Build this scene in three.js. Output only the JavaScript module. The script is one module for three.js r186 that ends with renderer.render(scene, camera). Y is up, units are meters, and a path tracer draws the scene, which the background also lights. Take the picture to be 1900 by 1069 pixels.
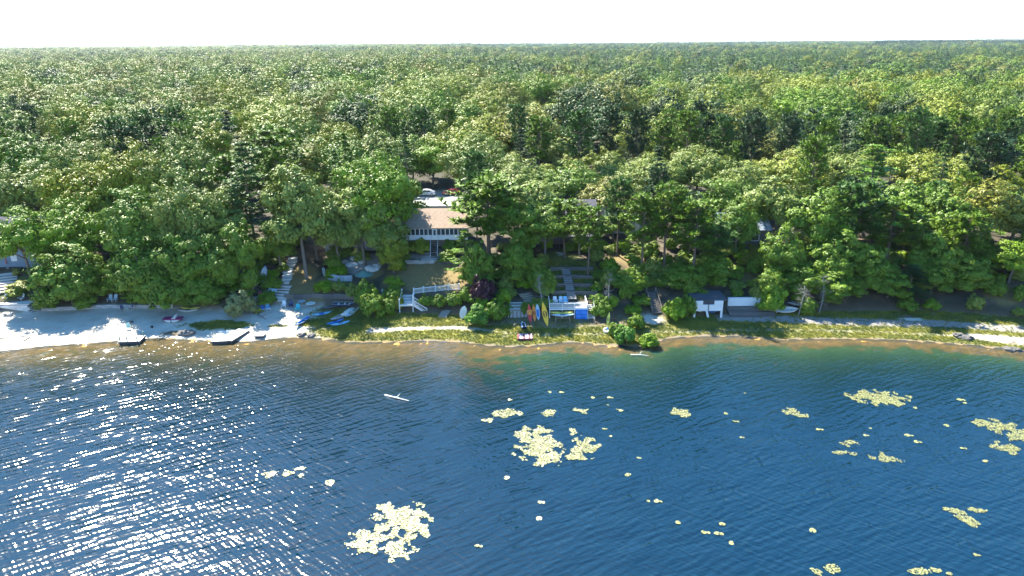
import * as THREE from 'three';
import { mergeGeometries } from 'three/addons/utils/BufferGeometryUtils.js';
import { createNoise2D } from 'simplex-noise';

// ---------- camera, sky, sun, exposure ----------
const RAD = Math.PI / 180;
const scene = new THREE.Scene();
const camera = new THREE.PerspectiveCamera(44.48, 1024 / 576, 1, 30000);
camera.position.set(0, 45, 0);
camera.rotation.set(-19.33 * RAD, 0, -0.5 * RAD, 'YXZ');
const renderer = new THREE.WebGLRenderer({ antialias: true });
renderer.setSize(1024, 576);
renderer.toneMapping = THREE.LinearToneMapping;
renderer.toneMappingExposure = 3.9;
renderer.shadowMap.enabled = true;
const SUN_AZ = -36 * RAD, SUN_EL = 49 * RAD;
const sunDir = new THREE.Vector3(Math.sin(SUN_AZ) * Math.cos(SUN_EL), Math.sin(SUN_EL), -Math.cos(SUN_AZ) * Math.cos(SUN_EL));
{
  const W = 512, Hh = 256, data = new Float32Array(W * Hh * 4);
  const stops = [[0, 0.475, 0.503, 0.532], [4, 0.399, 0.456, 0.522], [12, 0.158, 0.326, 0.528], [26, 0.058, 0.22, 0.493], [50, 0.024, 0.108, 0.28], [90, 0.016, 0.064, 0.176]];
  const v = new THREE.Vector3();
  for (let j = 0; j < Hh; j++) {
    const el = ((j + 0.5) / Hh - 0.5) * Math.PI, deg = Math.max(0, el / RAD);
    let k = 0; while (k < stops.length - 2 && deg > stops[k + 1][0]) k++;
    const a = stops[k], b = stops[k + 1], t = Math.min(1, Math.max(0, (deg - a[0]) / (b[0] - a[0])));
    for (let i = 0; i < W; i++) {
      const az = ((i + 0.5) / W - 0.5) * 2 * Math.PI;
      v.set(Math.cos(az) * Math.cos(el), Math.sin(el), Math.sin(az) * Math.cos(el));
      const glow = 0.2 * Math.exp((v.dot(sunDir) - 1) * 14);          // the bright air round the sun
      for (let c = 0; c < 3; c++) data[(j * W + i) * 4 + c] = a[c + 1] + (b[c + 1] - a[c + 1]) * t + glow * [1, 0.97, 0.9][c];
      data[(j * W + i) * 4 + 3] = 1;
    }
  }
  const sky = new THREE.DataTexture(data, W, Hh, THREE.RGBAFormat, THREE.FloatType);
  sky.mapping = THREE.EquirectangularReflectionMapping; sky.magFilter = THREE.LinearFilter; sky.needsUpdate = true;
  scene.background = sky; scene.environment = sky;
}
const sun = new THREE.DirectionalLight(new THREE.Color(1, 0.94, 0.8), 5);
sun.position.copy(sunDir).multiplyScalar(300).add(new THREE.Vector3(0, 0, -130));
sun.target.position.set(0, 0, -130);
sun.castShadow = true; sun.shadow.mapSize.set(4096, 4096);
Object.assign(sun.shadow.camera, { left: -160, right: 160, top: 160, bottom: -160, near: 1, far: 700 });
scene.add(sun, sun.target);
scene.fog = new THREE.FogExp2(new THREE.Color(0.7, 0.85, 1.0), 0.00004);

// ---------- helpers ----------
let seedState = 12345;
const rnd = () => { seedState = (seedState + 0x6d2b79f5) | 0; let t = Math.imul(seedState ^ (seedState >>> 15), 1 | seedState); t = (t + Math.imul(t ^ (t >>> 7), 61 | t)) ^ t; return ((t ^ (t >>> 14)) >>> 0) / 4294967296; };
const reseed = (n) => { seedState = n | 0; };
const rr = (a, b) => a + (b - a) * rnd();
const pick = (a) => a[Math.floor(rnd() * a.length)];
const n2a = createNoise2D(rnd), n2b = createNoise2D(rnd);
const fbm = (x, z, o = 4) => { let s = 0, a = 0.5, f = 1; for (let i = 0; i < o; i++) { s += a * n2a(x * f, z * f); a *= 0.5; f *= 2.03; } return s; };
const clamp = (x, a = 0, b = 1) => Math.min(b, Math.max(a, x));
const sstep = (a, b, x) => { const t = clamp((x - a) / (b - a)); return t * t * (3 - 2 * t); };
const UNITS = ['', 'first', 'second', 'third', 'fourth', 'fifth', 'sixth', 'seventh', 'eighth', 'ninth', 'tenth', 'eleventh', 'twelfth', 'thirteenth', 'fourteenth', 'fifteenth', 'sixteenth', 'seventeenth', 'eighteenth', 'nineteenth'], TENS = ['', '', 'twent', 'thirt', 'fort', 'fift', 'sixt', 'sevent', 'eight', 'ninet'];
const nth = (n) => n >= 100 ? (n === 100 ? 'hundredth' : 'hundred-and-' + nth(n - 100)) : n < 20 ? UNITS[n] : TENS[Math.floor(n / 10)] + (n % 10 ? 'y-' + UNITS[n % 10] : 'ieth');
const fromLeft = (i) => i === 0 ? 'leftmost' : nth(i + 1) + ' from left';
const taken = {};
function numbered(name) { const k = taken[name] = (taken[name] ?? -1) + 1; return k ? `${name}_${String(k).padStart(3, '0')}` : name; }
function shade(o) { o.castShadow = true; o.receiveShadow = true; return o; }
function tag(o, label, category, group, kind) {
  o.userData.label = label; if (category) o.userData.category = category;
  if (group) o.userData.group = group; if (kind) o.userData.kind = kind; return o;
}
function thing(name, label, category, x, y, z, turn = 0, group) {
  const g = new THREE.Group(); g.name = numbered(name); g.position.set(x, y, z); g.rotation.y = turn; scene.add(g);
  return tag(g, label, category, group, 'thing');
}
function part(parent, name, geo, mat, label) {
  const m = shade(new THREE.Mesh(Array.isArray(geo) ? merge(geo) : geo, mat)); m.name = name; parent.add(m);
  if (label) m.userData.label = label; return m;
}
function setting(name, geo, mat, label, category) {
  const m = shade(new THREE.Mesh(geo, mat)); m.name = name; scene.add(m); return tag(m, label, category, null, 'structure');
}
const merge = (list) => mergeGeometries(list.map((g) => { const k = g.index ? g.toNonIndexed() : g; for (const a of Object.keys(k.attributes)) if (!['position', 'normal', 'uv'].includes(a)) k.deleteAttribute(a); return k; }));
const _m = new THREE.Matrix4(), _q = new THREE.Quaternion(), _e = new THREE.Euler(), _s = new THREE.Vector3(1, 1, 1), _p = new THREE.Vector3();
function place(g, x, y, z, rx = 0, ry = 0, rz = 0) { _m.compose(_p.set(x, y, z), _q.setFromEuler(_e.set(rx, ry, rz)), _s.set(1, 1, 1)); return g.applyMatrix4(_m); }
const box = (w, h, d, x = 0, y = 0, z = 0, rx = 0, ry = 0, rz = 0) => place(new THREE.BoxGeometry(w, h, d), x, y, z, rx, ry, rz);
const cyl = (r0, r1, h, x = 0, y = 0, z = 0, rx = 0, ry = 0, rz = 0, n = 8) => place(new THREE.CylinderGeometry(r1, r0, h, n), x, y, z, rx, ry, rz);
// a square bar from point a to point b
function bar(a, b, t, t2 = t) {
  const A = new THREE.Vector3(...a), B = new THREE.Vector3(...b), d = B.clone().sub(A), len = d.length();
  const g = new THREE.BoxGeometry(t, len, t2);
  _q.setFromUnitVectors(new THREE.Vector3(0, 1, 0), d.normalize());
  return g.applyMatrix4(_m.compose(A.add(B).multiplyScalar(0.5), _q, _s.set(1, 1, 1)));
}
const C = (r, g, b) => new THREE.Color().setRGB(r, g, b);
const mat = (r, g, b, rough = 0.8, extra = {}) => new THREE.MeshStandardMaterial({ color: C(r, g, b), roughness: rough, side: THREE.DoubleSide, ...extra });

// ---------- terrain: the lake lies at y = 0, the shore and the bank rise to the north (-z) ----------
const SHORE = [[-83.83, -99.06], [-79.89, -100.57], [-75.71, -101.91], [-71.17, -102.86], [-64.93, -104.00], [-56.91, -105.35], [-47.66, -104.05], [-43.14, -103.53], [-35.92, -105.32], [-30.48, -104.55], [-25.79, -102.94], [-19.80, -103.02], [-12.97, -103.30], [-8.65, -102.99], [-4.31, -101.43], [-0.08, -100.72], [4.15, -101.24], [9.31, -102.39], [15.10, -101.01], [19.61, -100.30], [24.92, -103.55], [30.28, -104.30], [37.17, -104.15], [42.63, -102.52], [48.73, -102.81], [55.51, -102.66], [63.51, -101.64], [70.86, -99.81], [77.59, -97.46], [81.72, -96.40]];
const TOE = [[-93.27, -112.42], [-88.51, -113.56], [-82.57, -115.21], [-71.48, -116.52], [-59.92, -116.24], [-49.72, -114.42], [-43.20, -117.44], [-37.40, -117.30], [-29.22, -114.97], [-17.60, -112.63], [-8.28, -111.40], [-0.04, -110.71], [6.27, -109.59], [13.53, -109.90], [22.81, -111.16], [29.84, -110.01], [35.97, -110.85], [43.83, -111.16], [50.37, -111.51], [59.67, -111.79], [68.87, -111.82], [77.16, -110.37], [84.45, -107.76], [89.01, -106.70]];
const PROFILE = [[0.00, 1.00], [3.00, 2.90], [12.00, 5.40], [16.00, 6.60], [35.00, 8.60], [60.00, 9.20], [120.00, 9.60], [250.00, 10.00], [420.00, 10.00], [900.00, 9.00], [20000.00, 9.00]];
function along(A, x) {
  if (x <= A[0][0]) return A[0][1];
  let lo = 0, hi = A.length - 1;
  if (x >= A[hi][0]) return A[hi][1];
  while (hi - lo > 1) { const m = (lo + hi) >> 1; if (A[m][0] <= x) lo = m; else hi = m; }
  return A[lo][1] + (A[hi][1] - A[lo][1]) * (x - A[lo][0]) / (A[hi][0] - A[lo][0]);
}
function height(x, z) {
  const zs = along(SHORE, x), zt = along(TOE, x), d = zs - z, w = zs - zt;
  if (d < 0) return d > -5 ? 0.036 * d : Math.max(-3, -0.18 + 0.095 * (d + 5));
  if (d < w) return d / w;
  return along(PROFILE, d - w) - 6 * sstep(330, 520, -z) * sstep(-100, 250, x - z * 0.05);
}

const hgt = (x, z) => { const h = height(x, z), d = along(SHORE, x) - z; return h + (d > -1 ? 0.05 : 0.12) * fbm(x * 0.35, z * 0.35, 3) * (d > -12 ? sstep(-12, -2, d) : 0) + 0.25 * fbm(x * 0.08 + 9, z * 0.08, 3) * sstep(10, 20, d) + 3.2 * fbm(x * 0.006 + 3, z * 0.006, 3) * sstep(70, 180, d) + 11 * fbm(x * 0.0011 + 5, z * 0.0009, 3) * sstep(1200, 2600, d); };

// matter on the ground, each patch in metres: [x, z, half width, half depth, kind]
const PATCHES = [
  [-16.26, -122.65, 6.5, 5.5, 'dry'], [-11.15, -120.24, 3.2, 4, 'dry'], [-20.89, -120.23, 2.6, 3.4, 'dry'], [-35.08, -120.28, 6, 3, 'dry'], [-39.18, -124.89, 3, 4, 'dry'],
  [21.91, -127.38, 4.5, 4.5, 'dry'], [24.20, -128.88, 3, 2.5, 'dry'], [61.76, -142.90, 5, 9, 'dry'], [75.85, -130.05, 5, 3, 'lawn'], [60.98, -129.62, 4, 3, 'dry'],
  [42.15, -121.65, 3, 4, 'dry'], [43.11, -118.32, 2, 3.5, 'dry'], [84.72, -113.02, 4, 3, 'dry'], [83.89, -114.70, 2.6, 1.4, 'dry'],
  [-19.01, -170.94, 12, 6.5, 'drive'], [-41.82, -160.90, 8, 9, 'drive'], [-124.97, -350.40, 14, 22, 'lawn'], [-28.52, -127.44, 4.5, 3.5, 'stony'], [-25.93, -124.17, 2.2, 2.5, 'dry'],
  [10.69, -120.34, 6, 6, 'lawn'], [9.09, -125.76, 4, 4, 'lawn'], [-16.47, -129.68, 6, 2.5, 'stony'], [-88.80, -120.01, 3, 4, 'lawn'],
  [-49.27, -109.47, 5.5, 1.7, 'grass'], [-46.91, -109.69, 3, 1.2, 'grass'], [-39.24, -109.11, 1.6, 0.35, 'grass'], [22.50, -109.43, 2.9, 1.9, 'sand'], [28.06, -110.12, 2.2, 1.2, 'grass'],
  [-32.78, -110.31, 4, 1.5, 'grass'], [15.30, -109.54, 3, 2, 'litter'], [66.02, -109.85, 2, 0.6, 'litter'], [-54.95, -106.89, 3, 1, 'litter'], [66.41, -108.86, 2.2, 0.5, 'sand'],
];
const PATH = [[-23.06, -106.88], [-16.91, -107.25], [-9.82, -107.39], [-4.46, -106.34], [-0.06, -104.88], [5.13, -104.29], [15.58, -104.76], [25.29, -105.38], [37.65, -105.77], [50.63, -105.37], [60.62, -104.38], [66.25, -103.60], [72.47, -102.52], [76.70, -101.16], [83.59, -99.03]];
const TRACK = [[35.32, -110.12], [42.36, -109.47], [54.46, -108.21], [70.70, -106.92], [82.13, -104.28], [88.98, -103.03]];
function nearLine(L, x, z) {
  let best = 99;
  for (let i = 0; i + 1 < L.length; i++) {
    const [ax, az] = L[i], [bx, bz] = L[i + 1];
    if (x < Math.min(ax, bx) - 4 || x > Math.max(ax, bx) + 4) continue;
    const t = clamp(((x - ax) * (bx - ax) + (z - az) * (bz - az)) / ((bx - ax) ** 2 + (bz - az) ** 2));
    best = Math.min(best, Math.hypot(x - ax - (bx - ax) * t, z - az - (bz - az) * t));
  }
  return best;
}
const KINDS = { sand: [0.62, 0.57, 0.49], dry: [0.25, 0.18, 0.07], lawn: [0.14, 0.17, 0.035], grass: [0.2, 0.2, 0.01], drive: [0.42, 0.41, 0.4], stony: [0.36, 0.33, 0.3], litter: [0.13, 0.1, 0.065], soil: [0.06, 0.05, 0.032], floor: [0.045, 0.04, 0.022], wetsand: [0.24, 0.17, 0.085], shoresand: [0.42, 0.36, 0.27], track: [0.33, 0.31, 0.3], gold: [0.66, 0.36, 0.05], weed: [0.16, 0.27, 0.03], mud: [0.34, 0.21, 0.04], deep: [0.022, 0.03, 0.022] };
const mixc = (a, b, t) => [a[0] + (b[0] - a[0]) * t, a[1] + (b[1] - a[1]) * t, a[2] + (b[2] - a[2]) * t];
function onGround(x, z) {                                          // { kind weights } -> colour and how grassy
  const zs = along(SHORE, x), zt = along(TOE, x), d = zs - z, w = zs - zt, n = fbm(x * 0.22, z * 0.3, 4), f = fbm(x * 1.1 + 40, z * 1.1, 3);
  let c, grass = 0;
  if (d < 0.05) {                                                   // lake bed: sand, then weed and mud, then dark silt
    const q = -d + 2.2 * n, right = sstep(-14, 8, x);
    c = mixc(KINDS.gold, KINDS.mud, sstep(-0.15, 0.25, f + 0.5 * n) * 0.7);
    c = mixc(c, KINDS.weed, sstep(-0.1, 0.2, n + 0.25 * f - 0.5 + 1.2 * right) * (q > 2.5 ? sstep(2.5, 4, q) : 0));
    c = mixc(c, KINDS.wetsand, 1 - sstep(0.25, 1.1, -d + 0.4 * f));
    return { c, grass: 0 };
  }
  if (d < w) {
    const rightSide = sstep(-36, -29, x + 2 * n);
    c = mixc(KINDS.sand, KINDS.shoresand, sstep(-0.1, 0.5, n + 0.2 * f) * 0.5);
    c = mixc(c, KINDS.litter, rightSide * 0.85);
    grass = rightSide * sstep(-0.25, 0.2, n + 0.5 + 0.3 * f) * sstep(0.1, 0.6, d + 0.4 * n);
    if (d > w - 3.2 && x > -8 && x < 26) grass *= 0.25;
    const p = nearLine(PATH, x, z), t = nearLine(TRACK, x, z), wide = 0.34 + 0.3 * sstep(-2, -8, x) + 1.2 * sstep(68, 78, x) + 0.35 * sstep(-16, -24, x);
    const onP = (1 - sstep(wide * 0.7, wide * 1.3, p + 0.35 * f)) * sstep(-29, -26, x);
    const onT = 1 - sstep(0.9, 1.7, t + 0.5 * f);
    grass *= (1 - onP * (0.5 + 0.5 * sstep(-2, -6, x) + 0.5 * sstep(66, 72, x))) * (1 - 0.9 * onT);
    c = mixc(c, KINDS.grass, grass * 0.9);
    c = mixc(c, KINDS.sand, onP * (0.3 + 0.4 * sstep(-2, -6, x) + 0.4 * sstep(66, 72, x)) * sstep(-0.45, 0.15, n + 0.7 * f + 0.2)); c = mixc(c, KINDS.track, onT * 0.8);  // breaks and dim middle stretch paint tree shade into the path colour
  } else {
    const s = d - w;
    c = mixc(KINDS.soil, KINDS.litter, sstep(-0.2, 0.4, n));
    c = mixc(c, KINDS.floor, sstep(20, 40, s));
    if (s < 1.5) c = mixc(x < -33 ? KINDS.shoresand : KINDS.litter, c, sstep(0, 1.5, s + 0.5 * f));
  }
  for (const [px, pz, rx, rz, k] of PATCHES) {
    const e = Math.hypot((x - px) / rx, (z - pz) / rz); if (e > 1.5) continue;
    const on = 1 - sstep(0.75, 1.1, e + 0.35 * n + 0.25 * f);
    c = mixc(c, KINDS[k], on); if (k === 'grass' || k === 'lawn') grass = Math.max(grass, on); else grass *= 1 - on;
  }
  const m = 1 + 0.22 * f; return { c: [c[0] * m, c[1] * m, c[2] * m], grass };
}
function noiseTexture(size, make, srgb) {
  const data = new Uint8Array(size * size * 4);
  for (let y = 0; y < size; y++) for (let x = 0; x < size; x++) { const v = make(x / size, y / size); for (let c = 0; c < 3; c++) data[(y * size + x) * 4 + c] = clamp(Array.isArray(v) ? v[c] : v) * 255; data[(y * size + x) * 4 + 3] = 255; }
  const t = new THREE.DataTexture(data, size, size); t.wrapS = t.wrapT = THREE.RepeatWrapping; t.magFilter = THREE.LinearFilter; if (srgb) t.colorSpace = THREE.SRGBColorSpace; t.needsUpdate = true; return t;
}
// noise that tiles over 0..1
const tileNoise = (u, v, f, o = 3) => { let s = 0, a = 0.5; for (let i = 0; i < o; i++) { const A = u * 2 * Math.PI, r = f / (2 * Math.PI); s += a * (n2a(Math.cos(A) * r + i * 7, Math.sin(A) * r + v * 0) * 0.5 + 0.5 * n2b(Math.cos(v * 2 * Math.PI) * r + n2a(Math.cos(A) * r, Math.sin(A) * r) * 0.7, Math.sin(v * 2 * Math.PI) * r + 3 * i)); a *= 0.5; f *= 2; } return s; };
const grainTex = noiseTexture(256, () => 0.62 + 0.38 * rnd());
{
  const xs = [], zs = [];
  for (let x = -104; x <= 104.01; x += 0.5) xs.push(x);
  for (let x = 104, s = 1; x < 9500;) { s *= 1.22; x += s; xs.push(x); xs.unshift(-x); }
  for (let z = -150; z <= -84; z += 0.5) zs.push(z);
  for (let z = -84, s = 1; z < 160;) { s *= 1.25; z += s; zs.push(z); }
  for (let z = -150, s = 1; z > -9500;) { s *= 1.09; z -= s; zs.unshift(z); }
  const nx = xs.length, nz = zs.length, pos = new Float32Array(nx * nz * 3), col = new Float32Array(nx * nz * 3), uv = new Float32Array(nx * nz * 2), idx = [];
  for (let j = 0; j < nz; j++) for (let i = 0; i < nx; i++) {
    const k = j * nx + i, x = xs[i], z = zs[j];
    pos.set([x, hgt(x, z), z], k * 3); uv.set([x / 2.3, z / 2.3], k * 2);
    col.set(onGround(x, z).c, k * 3);
    if (i && j) idx.push(k - nx - 1, k - 1, k - nx, k - nx, k - 1, k);
  }
  const g = new THREE.BufferGeometry();
  g.setAttribute('position', new THREE.BufferAttribute(pos, 3)); g.setAttribute('color', new THREE.BufferAttribute(col, 3)); g.setAttribute('uv', new THREE.BufferAttribute(uv, 2)); g.setIndex(idx); g.computeVertexNormals();
  setting('ground', g, new THREE.MeshStandardMaterial({ vertexColors: true, roughness: 0.95, map: grainTex }), 'sandy shore, wooded bank and forest floor sloping down into the lake', 'ground');
}
// ---------- the lake ----------
{
  const S = 1024, data = new Float32Array(S * S), data2 = new Float32Array(512 * 512);
  function waves(arr, n, list) {
    let lo = 1e9, hi = -1e9; const cs = list.map(([kx, kz, a, p]) => {
      const cx = new Float32Array(n), sx = new Float32Array(n), cz = new Float32Array(n), sz = new Float32Array(n);
      for (let i = 0; i < n; i++) { const A = 2 * Math.PI * kx * i / n + p, B = 2 * Math.PI * kz * i / n; cx[i] = Math.cos(A); sx[i] = Math.sin(A); cz[i] = Math.cos(B); sz[i] = Math.sin(B); }
      return [cx, sx, cz, sz, a];
    });
    for (let j = 0; j < n; j++) for (let i = 0; i < n; i++) { let h = 0; for (const [cx, sx, cz, sz, a] of cs) h += a * (sx[i] * cz[j] + cx[i] * sz[j]); arr[j * n + i] = h; lo = Math.min(lo, h); hi = Math.max(hi, h); }
    for (let i = 0; i < arr.length; i++) arr[i] = (arr[i] - lo) / (hi - lo);
    return hi - lo;
  }
  reseed(5);
  const tile = 21, list = [];
  for (let i = 0; i < 70; i++) {
    const wl = 0.3 + 0.9 * Math.pow(rnd(), 1.4), th = (rnd() < 0.72 ? -28 : 38) * RAD + 0.42 * (rnd() + rnd() - 1), k = tile / wl;
    list.push([Math.round(k * Math.sin(th)), Math.round(k * Math.cos(th)), 0.0029 * Math.pow(wl, 1.15), rnd() * 6.28]);
  }
  const range = waves(data, S, list);
  const list2 = []; const tile2 = 37;
  for (let i = 0; i < 26; i++) { const wl = 1.2 + 4 * rnd(), th = -20 * RAD + 1.3 * (rnd() - 0.5), k = tile2 / wl; list2.push([Math.round(k * Math.sin(th)), Math.round(k * Math.cos(th)), 0.0013 * Math.pow(wl, 1.0), rnd() * 6.28]); }
  const range2 = waves(data2, 512, list2);
  const bump = new THREE.DataTexture(data, S, S, THREE.RedFormat, THREE.FloatType); bump.wrapS = bump.wrapT = THREE.RepeatWrapping; bump.magFilter = THREE.LinearFilter; bump.needsUpdate = true; bump.repeat.set(1 / tile, 1 / tile);
  // the longer swell as a normal map, on a tile of another size
  const nm = new Uint8Array(512 * 512 * 4), px = tile2 / 512;
  for (let j = 0; j < 512; j++) for (let i = 0; i < 512; i++) {
    const at = (a, b) => data2[((b + 512) % 512) * 512 + ((a + 512) % 512)] * range2;
    const dx = (at(i + 1, j) - at(i - 1, j)) / (2 * px), dz = (at(i, j + 1) - at(i, j - 1)) / (2 * px);
    nm.set([clamp(0.5 - dx * 0.5) * 255, clamp(0.5 - dz * 0.5) * 255, 255 * (0.5 + 0.5 * Math.sqrt(Math.max(0, 1 - dx * dx - dz * dz))), 255], (j * 512 + i) * 4);
  }
  const normal = new THREE.DataTexture(nm, 512, 512); normal.wrapS = normal.wrapT = THREE.RepeatWrapping; normal.magFilter = THREE.LinearFilter; normal.needsUpdate = true; normal.repeat.set(1 / tile2, 1 / tile2);
  // a closed body of water: the rippled top, sides and a floor below the lake bed, so that its depth colours it
  const g = new THREE.BoxGeometry(2400, 3.7, 330, 24, 1, 24); g.translate(0, -1.85, 40);
  const p = g.attributes.position, u = g.attributes.uv; for (let i = 0; i < p.count; i++) u.setXY(i, p.getX(i), -p.getZ(i));
  const water = new THREE.MeshPhysicalMaterial({ color: C(0.006, 0.048, 0.095), roughness: 0.085, ior: 2.3, transmission: 0.5, thickness: 1, attenuationColor: C(0.5, 0.53, 0.15), attenuationDistance: 1.0, transparent: true, opacity: 0.58, bumpMap: bump, bumpScale: range, normalMap: normal, side: THREE.DoubleSide });
  setting('lake_water', g, water, 'rippled blue lake with brown and green shallows along the shore', 'lake');
}

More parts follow.
